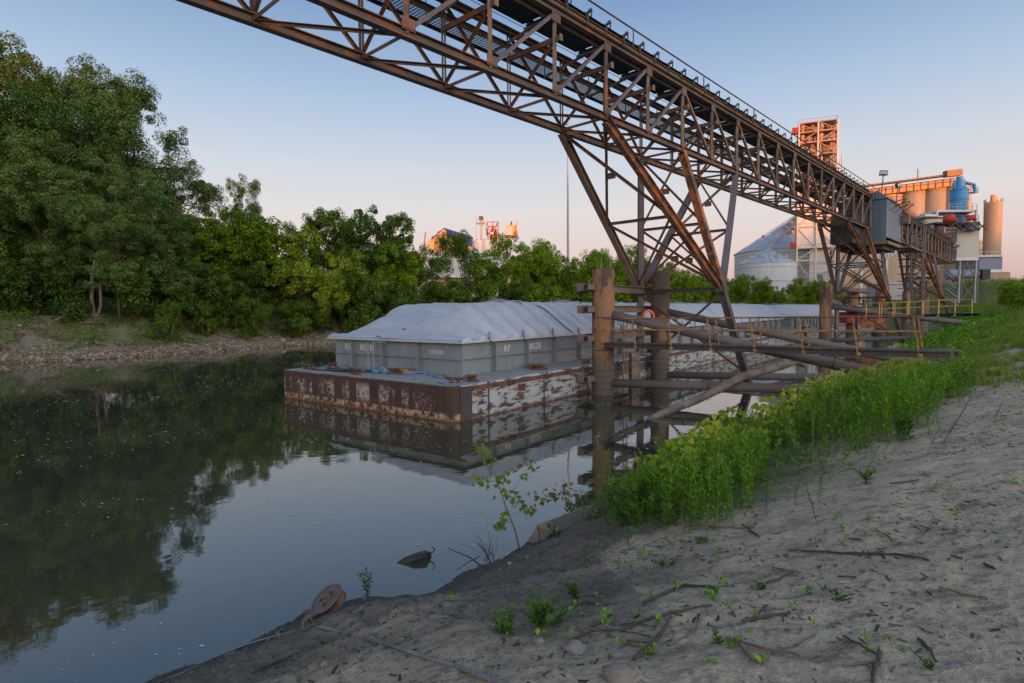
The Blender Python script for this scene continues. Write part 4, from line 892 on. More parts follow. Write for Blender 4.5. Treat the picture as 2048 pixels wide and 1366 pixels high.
# elevator tower
E0 = 180; t = thing('elevator_tower', 'tall open steel elevator tower glowing orange at its top in the last sun', 'tower', (at(1640,590,E0).x, E0, GY))
rzE = R(-24); zt_ = at(1640, 243, E0).z; cx = at(1645, 400, E0).x; wE = 10.5; dE = 9.0
RE = Matrix.Translation((cx, E0+4, 0)) @ Matrix.Rotation(rzE, 4, 'Z')
def eb(name, mat, a, b, w):
    if a[2] > 32 and mat == 'tower_white': mat = 'tower_sunlit'  # high members are coloured as if lit by the setting sun
    return member(name, RE @ Vector(a), RE @ Vector(b), w, w, 'B', mat, t)
zb_ = at(1640, 600, E0).z; lv = [zb_]; 
for py in (570, 520, 495, 452, 420, 390, 362, 335, 308, 283, 262): lv.append(at(1645, py, E0).z)
lv.append(zt_); X_, Y_ = wE/2, dE/2; cols = [(-X_,-Y_),(0,-Y_),(X_,-Y_),(X_,Y_),(-X_,Y_),(X_,0),(-X_,0)]
for x, y in cols: eb('column', 'tower_white', (x,y,zb_-2), (x,y,zt_), .42)
for i, z in enumerate(lv[1:], 1):
    for a, b in (((-X_,-Y_),(X_,-Y_)), ((X_,-Y_),(X_,Y_)), ((X_,Y_),(-X_,Y_)), ((-X_,Y_),(-X_,-Y_))): eb('beam', 'tower_white', (*a,z), (*b,z), .34)
    if i > 4: mb = MB(); mb.box((0,0,z), (wE-.6, dE-.6, .12)); mb.build('floor', 'galvanised', t, mtx=RE)
    z0 = lv[i-1]
    for a, b in (((-X_,-Y_),(0,-Y_)), ((0,-Y_),(X_,-Y_)), ((X_,-Y_),(X_,Y_))):
        if (i+len(str(a))) % 2: a, b = b, a
        eb('brace', 'tower_white', (*a,z0), (*b,z), .2)
    for a, b in (((-X_,-Y_),(X_,-Y_)), ((X_,-Y_),(X_,Y_))): eb('railing', 'tower_white', (*a,z+1.1), (*b,z+1.1), .1)
for i, (dx, dy, r) in enumerate(((-4.2,-2.8,.6),(3.9,-3,.7),(-1.4,-3,.6),(-2.6,-1,1.0),(-.6,1,1.3),(2.2,-1,1.1),(3.4,2,.8),(.9,-2.6,.7),(-3.6,2,.8))):
    for k in range(5, len(lv)-1):
        if (i*7+k*3) % 4 == 0: continue
        z = lv[k]; mb = MB(); mb.lathe((dx,dy,z), [(r*.3,.1),(r*.9,(lv[k+1]-z)*.35),(r,(lv[k+1]-z)*.4),(r,(lv[k+1]-z)*.86),(r*.4,(lv[k+1]-z)*.95)], 14); mb.build('process_vessel', ('galvanised','tower_sunlit','sunlit_orange')[(i+k) % 3], t, mtx=RE)
    mb = MB(); mb.tube([(dx,dy,lv[4]),(dx+.6,dy-.3,lv[7]),(dx-.4,dy,lv[11])], .28, 8); mb.build('leg_duct', 'galvanised', t, mtx=RE)
mb = MB(); mb.box((-.1,-.1,(lv[3]+lv[6])/2), (wE-.7, dE-.9, lv[6]-lv[3])); mb.build('sheeting', 'wall_sheet', t, mtx=RE)
mb = MB(); mb.box((-1.0,-Y_+.42,(lv[3]+1.5)), (1.1,.1,1.3)); mb.build('louvre', 'slate_sheet', t, mtx=RE)
mb = MB(); mb.box((1.2,.2,(lv[1]+lv[3])/2), (5.5, 5.0, lv[3]-lv[1]-.6)); mb.build('bin_cluster', 'white_paint', t, mtx=RE)
for k in range(5): mb = MB(); mb.box((1.2,.2,lv[1]+1.4*k+1), (5.7,5.2,.16)); mb.build('bin_band', 'beige_sheet', t, mtx=RE)
for sx, z0, z1 in ((-1.6, zb_+1, lv[1]), (.6, zb_+.6, lv[1]-1)): mb = MB(); mb.lathe((sx,-2.6,z0), [(.6,0),(1.5,1.3),(1.5,z1-z0),(1.3,z1-z0+.05)], 16); mb.build('dust_collector', 'pale_blue', t, mtx=RE)
for z in (lv[3]+.1, lv[11]): mb = MB(); mb.box((-X_-1.0,-Y_+.6,z+.9), (1.8,1.6,1.8)); mb.build('red_balcony', 'red_paint', t, mtx=RE)
# side stair frame on its right
for k in range(3, len(lv)-4): eb('stair_beam', 'tower_white', (X_,0,lv[k]), (X_+1.8,0,lv[k]), .2); eb('stair_brace', 'tower_white', (X_+1.8,0,lv[k]), (X_,0,lv[k+1]), .14)
eb('stair_column', 'tower_white', (X_+1.8,0,zb_-2), (X_+1.8,0,lv[9]), .3)
# concrete silo row
C0 = 205; t = thing('silo_row', 'row of tall concrete grain silos lit orange from the right', 'silos', (at(1810,590,C0).x, C0, GY))
xs_ = [(1742, 205), (1780, 202), (1826, 199), (1872, 196), (1912, 193)]; tops = [403, 396, 388, 383, 378]
for i, ((px, Y), tp) in enumerate(zip(xs_, tops)):
    c = at(px, tp, Y); mb = MB(); mb.cyl((c.x, c.y, GY-3), 4.15, c.z-GY+3, 36); mb.build('silo', 'concrete', t, smooth=False); bpy.context
    mb = MB(); mb.cyl((c.x, c.y, c.z), 4.35, .5, 36); mb.build('silo_rim', 'sunlit_orange', t)
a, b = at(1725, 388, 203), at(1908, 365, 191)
mb = MB(); mb.bar(a, b, 3.0, 2.4); mb.build('top_gallery', 'sunlit_orange', t)
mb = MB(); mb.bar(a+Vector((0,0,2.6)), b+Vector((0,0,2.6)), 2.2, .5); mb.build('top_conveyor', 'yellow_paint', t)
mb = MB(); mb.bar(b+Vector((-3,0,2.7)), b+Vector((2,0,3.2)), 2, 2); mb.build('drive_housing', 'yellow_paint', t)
for i in range(14): p = a.lerp(b, i/13); mb = MB(); mb.bar(p+Vector((0,-1.8,-1.5)), p+Vector((0,-1.8,1.2)), .2); mb.build('gallery_post', 'rust_steel', t)
for z in (1.2, .3): mb = MB(); mb.bar(a+Vector((0,-1.85,z)), b+Vector((0,-1.85,z)), .15); mb.build('gallery_rail', 'rust_steel', t)
for i in (3,8): p = a.lerp(b, i/13); mb = MB(); mb.bar(p+Vector((0,0,2)), p+Vector((0,0,6)), .2); mb.build('mast', 'dark_steel', t)
# lower concrete houses behind the towers
t = thing('concrete_workhouse', 'long tan concrete building at the foot of the silos behind the second tower', 'building', (at(1760,560,190).x, 190, GY))
vpart('wall', 'concrete', t, 1668, 1880, 489, 592, 188, 14); vpart('wall', 'concrete', t, 1692, 1760, 578, 600, 178, 4)
t = thing('slate_shed', 'low grey green shed with a flat roof at the foot of the concrete building', 'shed', (at(1798,580,150).x, 150, 6)); vpart('wall', 'galvanised', t, 1775, 1822, 568, 600, 150, 9); vpart('roof', 'bin_roof', t, 1774, 1823, 565, 568, 149.6, 10)
t = thing('inclined_gallery', 'pale inclined conveyor gallery climbing to the right behind the second tower', 'conveyor', at(1720,545,150))
a, b = at(1640, 556, 150), at(1815, 492, 160)
mb = MB(); mb.bar(a, b, 1.8, 1.9); mb.build('casing', 'galvanised', t)
for i in range(24): p = a.lerp(b, (i+.5)/24); mb = MB(); mb.box((p.x, p.y-1.0, p.z), (.10,.08,2.3)); mb.build('rib', 'slate_sheet', t)
for i in (4, 11, 18): p = a.lerp(b, i/24); mb = MB(); mb.bar(p, (p.x,p.y,5), .5); mb.build('trestle_leg', 'white_paint', t)
# blue dust filter and head house at the gantry end
t = thing('dust_filter', 'bright blue cylindrical dust filter standing on a railed white steel deck', 'filter', at(1920, 462, 118))
c = at(1918, 410, 118); mb = MB(); mb.lathe((c.x,c.y,c.z), [(.25,-5.2),(.5,-4.6),(1.55,-1.6),(1.55,2.9),(1.4,3.1),(1.0,3.6),(1.0,4.9),(.6,5.0),(.6,5.6)], 24); mb.build('vessel', 'blue_paint', t)
for dz in (-1.5, 1.0, 2.9): mb = MB(); mb.lathe((c.x,c.y,c.z+dz), [(1.58,-.08),(1.66,-.05),(1.66,.05),(1.58,.08)], 24); mb.build('flange', 'blue_paint', t)
for a_1 in (0,1.57,3.14,4.71): mb = MB(); mb.bar((c.x+1.5*math.cos(a_1), c.y+1.5*math.sin(a_1), c.z-1.5), (c.x+1.6*math.cos(a_1), c.y+1.6*math.sin(a_1), c.z-5.3), .15); mb.build('leg', 'blue_paint', t)
mb = MB(); mb.tube([(c.x-1.1,c.y-.2,c.z+2.9),(c.x-1.4,c.y-.3,c.z+4.2),(c.x-.6,c.y,c.z+4.9)], .3, 8); mb.build('elbow_duct', 'blue_paint', t)
mb = MB(); mb.tube([(c.x+.8,c.y-.8,c.z+4.2),(c.x+2.1,c.y-1,c.z+3.8),(c.x+2.4,c.y-1,c.z+2.4)], .35, 8); mb.build('elbow_duct', 'blue_paint', t)
mb = MB(); mb.tube([(c.x+.2,c.y-1.7,c.z+.3),(c.x+.35,c.y-1.8,c.z-1.5),(c.x+.35,c.y-1.8,c.z-5)], .28, 10); mb.build('outlet_duct', 'galvanised', t)
mb = MB(); mb.box((c.x+2.1,c.y-.6,c.z+2.3), (1.6,1.4,.1)); mb.build('side_platform', 'blue_paint', t)
for x_ in (1.4,2.8): mb = MB(); mb.bar((c.x+x_,c.y-1.2,c.z+2.3), (c.x+x_,c.y-1.2,c.z+3.4), .08); mb.build('railing', 'blue_paint', t)
t = thing('head_house', 'end tower of the gantry with a beige sheet metal box on grey steel legs', 'tower', at(1937, 600, 113))
vpart('beige_box', 'beige_sheet', t, 1915, 1957, 460, 514, 113, 5, R(-8)); vpart('box_base', 'white_paint', t, 1915, 1955, 514, 521, 112.8, 5.2, R(-8))
for x in (1919, 1951): vpart('leg', 'galvanised', t, x-2, x+3, 519, 606, 113, .4); vpart('rear_leg', 'galvanised', t, x+5, x+8, 519, 604, 118, .4)
for (x0,y0),(x1,y1) in (((1921,556),(1951,522)),((1930,522),(1951,556)),((1921,562),(1951,604)),((1951,562),(1921,604)),((1921,558),(1951,558)),((1880,535),(1950,531)),((1895,582),(1920,558)),((1935,522),(1921,556))): mb = MB(); mb.bar(at(x0,y0,113.2), at(x1,y1,113.2), .15); mb.build('brace', 'pipe_steel', t)
vpart('truss_deck', 'dark_steel', t, 1872, 1961, 443, 447, 111.5, 5); vpart('lower_beam', 'dark_steel', t, 1895, 1961, 458, 461, 111.5, .4); vpart('dark_panel', 'slate_sheet', t, 1941, 1960, 446, 459, 111.6, 3)
for i in range(5): 
    x = 1895+i*15.5
    for q in ((0,446,15,459),(15,446,0,459)): mb = MB(); mb.bar(at(x+q[0],q[1],111.4), at(x+q[2],q[3],111.4), .16); mb.build('truss_brace', 'dark_steel', t)
    vpart('rail_post', 'tower_white', t, x, x+1, 430, 444, 111.4, .12)
for y in (430, 437): vpart('rail', 'tower_white', t, 1872, 1961, y, y+1, 111.3, .12)
vpart('upper_deck', 'white_paint', t, 1874, 1955, 419, 424, 115, 5); vpart('sloping_canopy', 'white_paint', t, 1850, 1876, 428, 433, 114, 5)
for x in (1898,1914,1930,1945,1954): vpart('rail_post', 'yellow_rail' if x < 1920 else 'tower_white', t, x, x+1, 407, 420, 114.8, .12)
for y in (407, 413): vpart('rail', 'tower_white', t, 1897, 1955, y, y+1, 114.8, .12)
vpart('canopy_post', 'white_paint', t, 1952, 1956, 420, 444, 114.6, .4); vpart('canopy_post', 'white_paint', t, 1874, 1877, 424, 434, 114.2, .4)
vpart('blue_wall', 'pale_blue', t, 1846, 1925, 434, 446, 119, 4); vpart('white_wall', 'white_paint', t, 1846, 1890, 438, 452, 117, 1)
vpart('rusty_cabinet', 'fitting_rust', t, 1875, 1889, 452, 473, 111.8, 2); vpart('grey_cabinet', 'slate_sheet', t, 1860, 1868, 450, 462, 111.8, 1)
for px, py, r in ((1900,440,1.1),(1943,438,.75)): c = at(px,py,111.6); mb = MB(); mb.tube([(c.x-r,c.y,c.z-.3),(c.x-r*.6,c.y,c.z+.2),(c.x+r*.3,c.y,c.z+.3),(c.x+r*1.1,c.y,c.z-.3)], [r*.3,r*.8,r*.8,r*.3], 10); mb.build('red_motor_cover', 'red_paint', t, smooth=True)
for i in range(26):
    p = at(random.uniform(1868,1912), random.uniform(470,500), 110); q_ = p+Vector((random.uniform(-1.4,1.4), 0, random.uniform(-1.2,1.2))); mb = MB(); mb.bar(p, q_, random.choice((.1,.16,.3))); mb.build('drive_frame', random.choice(('tan_steel','dark_steel','galvanised')), t)
# stair tower between gantry and bank
t = thing('stair_tower', 'open dark steel stair tower left of the third gantry tower', 'stairs', at(1832, 600, 84))
for x in (1822, 1845): vpart('post', 'pipe_steel', t, x, x+2, 452, 606, 84, .2); vpart('post', 'pipe_steel', t, x+4, x+6, 452, 604, 87, .2)
for i in range(9): y = 470+i*15; vpart('landing', 'pipe_steel', t, 1822, 1851, y, y+1.5, 84, 3); mb = MB(); mb.bar(at(1824,y,84.2), at(1849,y+15,84.2), .35, .1); mb.build('stair_flight', 'pipe_steel', t); vpart('rail', 'pipe_steel', t, 1822, 1851, y-7, y-6, 83.9, .06)
t = thing('bank_stair', 'pale steel stair descending the grassy slope behind the far gangway', 'stairs', at(1900,575,110))
for i in range(4): mb = MB(); mb.bar(at(1884+i*3,540+i*18,110), at(1908+i*3,558+i*18,108), .3, .10); mb.build('flight', 'slate_sheet', t); mb = MB(); mb.bar(at(1884+i*3,533+i*18,110), at(1908+i*3,551+i*18,108), .08); mb.build('handrail', 'slate_sheet', t)
# stave silo with its grey shed and wall
t = thing('stave_silo', 'slim concrete silo at the far right with a pink lit top and an elevator head', 'silo', at(1987, 520, 190))
c = at(1987, 405, 190); b0 = at(1987, 512, 190); r = 14.3/F*190*1.02; mb = MB(); mb.cyl((c.x,c.y,b0.z), r, c.z-b0.z, 36); mb.build('shaft', 'concrete', t)
for k in range(9): mb = MB(); z = b0.z+(c.z-b0.z)*(k+.5)/9; mb.lathe((c.x,c.y,z), [(r+.01,-.12),(r+.04,-.1),(r+.04,.1),(r+.01,.12)], 36); mb.build('hoop', 'concrete', t)
mb = MB(); mb.tube([(c.x,c.y,c.z),(c.x+.1,c.y,c.z+2.4)], .9, 10); mb.build('elevator_head', 'sunlit_orange', t); mb = MB(); mb.tube([(c.x,c.y,c.z+2.2),(c.x+1.2,c.y,c.z+.9),(c.x+2.0,c.y,c.z-.2)], .28, 8); mb.build('spout', 'sunlit_orange', t)
for k in range(14): vpart('ladder_cage', 'dark_steel', t, 1969, 1973, 402+k*4.5, 403+k*4.5, 187, .6)
vpart('ladder_rail', 'dark_steel', t, 1969.5, 1970.3, 400, 462, 187, .1)
for a_1 in range(10): an = a_1*.628; mb = MB(); mb.bar((c.x+r*math.cos(an),c.y+r*math.sin(an),c.z), (c.x+r*math.cos(an),c.y+r*math.sin(an),c.z+1.1), .1); mb.build('rail_post', 'dark_steel', t)
t = thing('slate_building', 'dark grey sheet metal building under the slim concrete silo', 'building', at(1978, 545, 180)); vpart('wall', 'slate_sheet', t, 1951, 2003, 514, 539, 180, 9, R(-6)); vpart('roof_edge', 'white_paint', t, 1950, 2004, 510, 514, 179.5, 10, R(-6)); vpart('plinth', 'white_paint', t, 1951, 2004, 539, 546, 179.7, 9.6, R(-6))
for i in range(6): vpart('rail_post', 'tower_white', t, 1952+i*10, 1953+i*10, 503, 511, 179.4, .12)
vpart('rail', 'tower_white', t, 1952, 2003, 503, 504, 179.4, .12)
t = thing('retaining_wall', 'low stained concrete wall along the top of the grassy slope', 'wall', at(1985, 560, 160)); vpart('wall', 'concrete', t, 1944, 2019, 546, 572, 160, 1.2, R(-3)); vpart('coping', 'concrete', t, 1943, 2020, 544, 546.5, 159.9, 1.5, R(-3))
t = thing('tank_trailer', 'grey tank trailer with a blue cab parked on top of the slope', 'truck', at(1925, 556, 150))
p = at(1925, 548, 150); mb = MB(); mb.tube([(p.x-4,p.y,p.z),(p.x-3.8,p.y,p.z),(p.x+3.6,p.y,p.z),(p.x+3.9,p.y,p.z)], [.6,1.15,1.15,.6], 14); mb.build('tank', 'slate_sheet', t)
for dx in (-3,-2,2.4,3.4): mb = MB(); mb.tube([(p.x+dx,p.y-1.3,p.z-1.7),(p.x+dx,p.y-1.0,p.z-1.7)], .5, 12); mb.build('wheel', 'rubber', t)
vpart('cab', 'pale_blue', t, 1913, 1924, 541, 556, 149.5, 2.4); mb = MB(); mb.box((p.x+5.3,p.y,p.z-.2), (2.0,2.3,2.6)); mb.build('cab_rear', 'black_steel', t)
mb = MB(); mb.box((p.x,p.y,p.z-1.25), (7.6,1.8,.25)); mb.build('chassis', 'black_steel', t)
t = thing('storage_tank', 'pink white tank with a ladder half hidden behind the slim silo', 'tank', at(1960,505,210)); c = at(1962,505,210); mb = MB(); mb.cyl((c.x,c.y,c.z-6), 2.1, 10.5, 24); mb.build('shell', 'white_paint', t)
for k in range(4): mb = MB(); mb.lathe((c.x,c.y,c.z-4+2.4*k), [(2.12,-.15),(2.2,0),(2.12,.15)], 24); mb.build('band', 'red_paint', t)

# the works far behind the left trees
Y = 250; t = thing('gabled_warehouse', 'gabled warehouse with an orange lit end wall and a deep blue roof beyond the trees', 'building', at(905, 500, Y))
def gable(t, x0, xm, x1, x2, ye, yr, ye2, Y, D, wallm, roofm):
    A, B_, Mid = at(x0, ye, Y), at(x1, ye+2, Y), at(xm, yr, Y); z0 = 6; off = at(x2, ye, Y).x - B_.x
    F0 = [Vector((A.x,Y,z0)), Vector((B_.x,Y,z0)), Vector((B_.x,Y,B_.z)), Vector((Mid.x,Y,Mid.z)), Vector((A.x,Y,A.z))]; sh = Vector((off*.9, D, 0))
    mb = MB(); mb.add(F0+[v+sh for v in F0], [(0,1,2,3,4),(9,8,7,6,5),(0,5,6,1),(1,6,7,2),(0,4,9,5)]); mb.build('wall', wallm, t)
    up = Vector((0,0,.35)); e1 = Vector((.8,0,-.3)); mb = MB(); q = [F0[3]+up, F0[2]+up+e1, F0[2]+up+e1+sh, F0[3]+up+sh]; q2 = [F0[3]+up, F0[4]+up-Vector((.8,0,.3)), F0[4]+up-Vector((.8,0,.3))+sh, F0[3]+up+sh]; th_ = Vector((0,0,-.25))
    for Q in (q, q2): mb.add(Q+[v+th_ for v in Q], [(0,1,2,3),(7,6,5,4),(0,4,5,1),(1,5,6,2),(2,6,7,3),(3,7,4,0)])
    mb.build('roof', roofm, t)
gable(t, 863, 888, 908, 958, 480, 457, 478, Y, 30, 'sunlit_orange', 'roof_blue'); vpart('annex', 'sunlit_orange', t, 856, 890, 478, 500, Y-4, 6)
for x in (848, 872, 884): mb = MB(); mb.bar(at(x,500,Y-6), at(x+3,464,Y-6), .5); mb.build('boom', 'yellow_paint', t)
t = thing('white_plant', 'white concrete plant building half hidden by the trees on the far bank', 'building', at(930,520,215))
vpart('wall', 'white_paint', t, 838, 955, 500, 556, 215, 12); vpart('wall', 'white_paint', t, 945, 1010, 484, 540, 212, 10); vpart('flat_roof', 'white_paint', t, 944, 1024, 478, 482, 208, 14)
for x in (958, 975, 990): c = at(x, 482, 206); mb = MB(); mb.cyl((c.x,c.y,6), 2.3, c.z-6, 20); mb.build('silo', 'white_paint', t)
t = thing('bucket_elevator', 'thin grey bucket elevator with a railed head above the white plant', 'elevator', at(962,480,206))
vpart('casing', 'galvanised', t, 960.5, 964.5, 436, 520, 204, .7); vpart('head', 'dark_steel', t, 958, 966, 432, 439, 204, 1.2); vpart('platform', 'galvanised', t, 952, 968, 445, 447, 203.5, 2)
for y in (435,440): vpart('rail', 'galvanised', t, 952, 968, y, y+.8, 203.4, .1)
for x in (952,960,967): vpart('post', 'galvanised', t, x, x+.8, 435, 480 if x == 952 else 446, 203.4, .1)
for a0, b0 in (((966,440),(982,466)),((982,466),(974,478))): mb = MB(); mb.bar(at(*a0,203.6), at(*b0,203.6), .5); mb.build('spout', 'galvanised', t)
t = thing('red_process_frame', 'small red steel frame full of machinery on the roof of the white plant', 'machinery', at(985,478,207))
for x in (974,985,995.5): vpart('column', 'red_paint', t, x, x+1.4, 443, 478, 206, .4); vpart('column', 'red_paint', t, x, x+1.4, 443, 478, 210, .4)
for y in (443,452,458,466): vpart('beam', 'red_paint', t, 974, 997, y, y+1.3, 205.8, .4)
for x, y, w_, mat in ((972,452,8,'beige_sheet'),(983,455,5,'sunlit_orange'),(988,464,6,'red_paint'),(980,465,5,'red_paint')): c = at(x+w_/2, y+6, 208); mb = MB(); mb.lathe((c.x,c.y,c.z), [(w_/12,-2),(w_/11,-1),(w_/11,1.2),(w_/20,1.8)], 12); mb.build('vessel', mat, t)
for a0, b0 in (((976,478),(996,445)),((990,478),(1000,476)),((996,462),(1000,477))): mb = MB(); mb.bar(at(*a0,205.6), at(*b0,205.6), .35); mb.build('brace', 'red_paint', t)
c = at(984.5, 466.5, 205); mb = MB(); mb.lathe((c.x,c.y,c.z), [(.05,-.2),(.25,0),(.05,.2)], 8); mb.build('lamp', 'lamp_glow', t)
t = thing('orange_hopper', 'boxy orange hopper building with a thin stack, right of the red frame', 'building', at(1025,480,206))
vpart('tank', 'sunlit_orange', t, 1012, 1034, 450, 472, 206, 5); vpart('hopper_panel', 'tower_white', t, 1008, 1025, 454, 470, 205, 1); vpart('stack', 'sunlit_orange', t, 1032, 1035, 443, 480, 205.5, .8)
vpart('vent', 'dark_steel', t, 1021, 1024, 443, 450, 206.5, 1)
for x in (1010,1020,1032): vpart('leg', 'sunlit_orange', t, x, x+1.6, 470, 482, 205.6, .5)
mb = MB(); mb.tube([at(1027,478,204.5), at(1033,462,204.5), at(1037,478,204.5)], .25, 6); mb.build('duct', 'lilac_steel', t)
t = thing('lamp_mast', 'very tall thin grey mast rising above the hedge behind the first tower', 'mast', at(1135,560,118))
top = at(1135, 214, 118); z0 = 4.5; mb = MB(); mb.tube([(top.x,top.y,z0),(top.x,top.y,z0+12),(top.x,top.y,z0+24),(top.x,top.y,top.z-3),(top.x,top.y,top.z)], [.30,.25,.18,.11,.05], 10); mb.build('pole', 'galvanised', t)
mb = MB(); mb.lathe((top.x,top.y,top.z-3.6), [(.1,0),(.28,.1),(.28,.7),(.1,.8)], 10); mb.build('beacon', 'galvanised', t); mb = MB(); mb.box((top.x-.9,top.y,at(1135,271,118).z), (1.6,.6,.25)); mb.build('lamp_bracket', 'yellow_rail', t)
# deck things seen under the second tower
t = thing('red_winch', 'red winch housing between the legs of the second tower', 'winch', at(1703,640,66)); vpart('housing', 'red_paint', t, 1694, 1712, 624, 646, 66, 1.8); vpart('drum', 'dark_steel', t, 1712, 1722, 632, 646, 66, 1.2)
t = thing('work_platform', 'dark steel work platform with railings beneath the second tower', 'platform', at(1745,625,66)); vpart('deck', 'dark_steel', t, 1715, 1795, 612, 617, 63, 4); vpart('fascia', 'rust_steel', t, 1722, 1775, 620, 656, 66.5, .4)
for i in range(7): vpart('post', 'black_steel', t, 1727+i*9, 1728+i*9, 592, 613, 63, .08)
for y in (592, 602): vpart('rail', 'black_steel', t, 1727, 1785, y, y+1, 63, .08)

# ------------------------------------------------------------------ trees
ORD = ['first','second','third','fourth','fifth','sixth','seventh','eighth','ninth','tenth','eleventh','twelfth','thirteenth','fourteenth']
T = [
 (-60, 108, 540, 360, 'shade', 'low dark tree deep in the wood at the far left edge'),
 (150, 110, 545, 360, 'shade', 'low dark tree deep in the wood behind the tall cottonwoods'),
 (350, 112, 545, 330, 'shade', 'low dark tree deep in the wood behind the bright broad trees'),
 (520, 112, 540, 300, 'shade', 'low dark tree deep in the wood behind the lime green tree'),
 (-60, 84, 330, 330, 'dark', 'dark tree standing behind the far left cottonwoods, cut by the picture edge'),
 (100, 84, 350, 330, 'dark', 'broad dark tree in the shade behind the highest cottonwood'),
 (250, 86, 380, 300, 'dark', 'broad dark tree in the shade behind the lopsided cottonwood'),
 (400, 88, 440, 240, 'dark', 'dark tree behind the bright broad trees on the left bank'),
 # px, Y, top, wide, kind, label
 (-90, 71, 60, 420, 'cottonwood', 'huge cottonwood cut by the left edge of the picture'),
 (40, 67, 92, 300, 'cottonwood', 'tall cottonwood with the highest crown at the far left'),
 (165, 65, 112, 270, 'cottonwood', 'tall airy cottonwood just right of the highest crown'),
 (262, 68, 152, 230, 'cottonwood', 'cottonwood whose lopsided crown ends the tall group on the right'),
 (110, 59, 260, 240, 'cottonwood', 'lower cottonwood in front of the tall group, above the gravel bar'),
 (225, 58, 330, 200, 'cottonwood', 'leaning grey green cottonwood with a bare pale trunk at the waterline bank'),
 (345, 71, 322, 170, 'cottonwood', 'mid height cottonwood stepping down behind the tall group'),
 (0, 60, 330, 230, 'dark', 'dense dark tree below the tall cottonwoods at the left edge'),
 (300, 61, 400, 190, 'cottonwood', 'silvery low cottonwood hanging over the left bank'),
 (375, 68, 425, 150, 'bright', 'bright green broad tree next to the dark cottonwoods'),
 (455, 71, 405, 170, 'bright', 'yellow green broad tree below the lone distant crown'),
 (482, 110, 350, 88, 'cottonwood', 'lone distant tree whose round crown stands clear above the others'),
 (540, 77, 432, 130, 'dark', 'dark green tree right of the yellow green broad tree'),
 (610, 74, 440, 130, 'lime', 'lime green tree at the middle of the left bank'),
 (655, 92, 402, 110, 'dark', 'dark round crown left of two twin crowns on the far bank'),
 (712, 94, 404, 110, 'dark', 'left one of the twin dark crowns on the far bank'),
 (785, 90, 412, 130, 'dark', 'right one of the twin dark crowns on the far bank'),
 (720, 82, 492, 130, 'lime', 'light green rounded tree below the twin crowns'),
 (795, 86, 482, 100, 'bright', 'bright narrow tree beside the light green rounded one'),
 (870, 92, 468, 90, 'airy', 'thin open tree through which the white plant shows, left one'),
 (925, 94, 466, 100, 'airy', 'thin open tree in front of the white plant walls, right one'),
 (845, 88, 500, 90, 'airy', 'small open tree at the left edge of the white plant'),
 (985, 100, 492, 110, 'bright', 'bright tree right of the white plant, rising behind the barge cover'),
]
for a in T: tree(*a)
hedge = [(1050,104,472,110),(1105,110,478,110),(1165,116,484,105),(1225,122,488,100),(1285,128,498,95),(1340,134,512,80),(1388,140,530,70),(1430,146,538,64),(1466,150,545,60),(1503,150,546,56),(1540,152,556,54),(1577,152,558,54),(1612,152,556,56),(1648,152,556,52)]
for i, (px, Y, top, w) in enumerate(hedge): tree(px, Y, top, w*1.15, 'hedge', f'{ORD[i]} bushy tree from the left in the green hedge behind the barge covers', group='bushy hedge behind the barges')
for i, (px, Y, top, w) in enumerate([(560,76,520,120),(640,78,540,120),(720,78,550,110),(800,83,555,110),(880,89,560,110),(960,95,560,110),(1040,99,560,110)]): tree(px, Y, top, w, 'shrub', f'{ORD[i]} leafy shrub from the left overhanging the bank behind the nearest barge', 'shrub', 'leafy_shrub', 'shrubs along the far bank')
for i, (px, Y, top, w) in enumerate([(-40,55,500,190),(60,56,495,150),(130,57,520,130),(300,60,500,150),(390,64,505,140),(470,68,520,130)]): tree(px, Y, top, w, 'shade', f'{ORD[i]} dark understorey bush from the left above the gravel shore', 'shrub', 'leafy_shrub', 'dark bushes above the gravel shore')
for i, (px, Y, top, w) in enumerate([(330,58,600,70),(405,62,600,60),(500,66,590,80),(590,71,598,80),(640,75,605,60)]): tree(px, Y, top, w, 'shrub', f'{ORD[i]} small willow shrub from the left at the foot of the far bank', 'shrub', 'willow_shrub', 'small willows at the far waterline')
tree(2065, 72, 532, 120, 'hedge', 'dark round tree cut by the right edge above the grassy slope')
tree(1700, 140, 590, 50, 'shrub', 'green shrub behind the legs of the second tower', 'shrub', 'leafy_shrub')
tree(1765, 140, 588, 40, 'shrub', 'low shrub in front of the slate shed', 'shrub', 'leafy_shrub')
for i, (px, Y) in enumerate([(1560,330),(1450,330),(1350,320),(2100,330)]): tree(px, Y, 560, 150, 'shade', f'{ORD[i]} distant dark tree on the skyline beyond the grain terminal', group='distant skyline trees')

# ------------------------------------------------------------------ things on the near bank
def stuff(name, V, Fq, mat): return link(name, mesh_np(name, V, Fq), mat, kind='stuff')
def gzv(x, y): return ground_fields(x, y)[0]
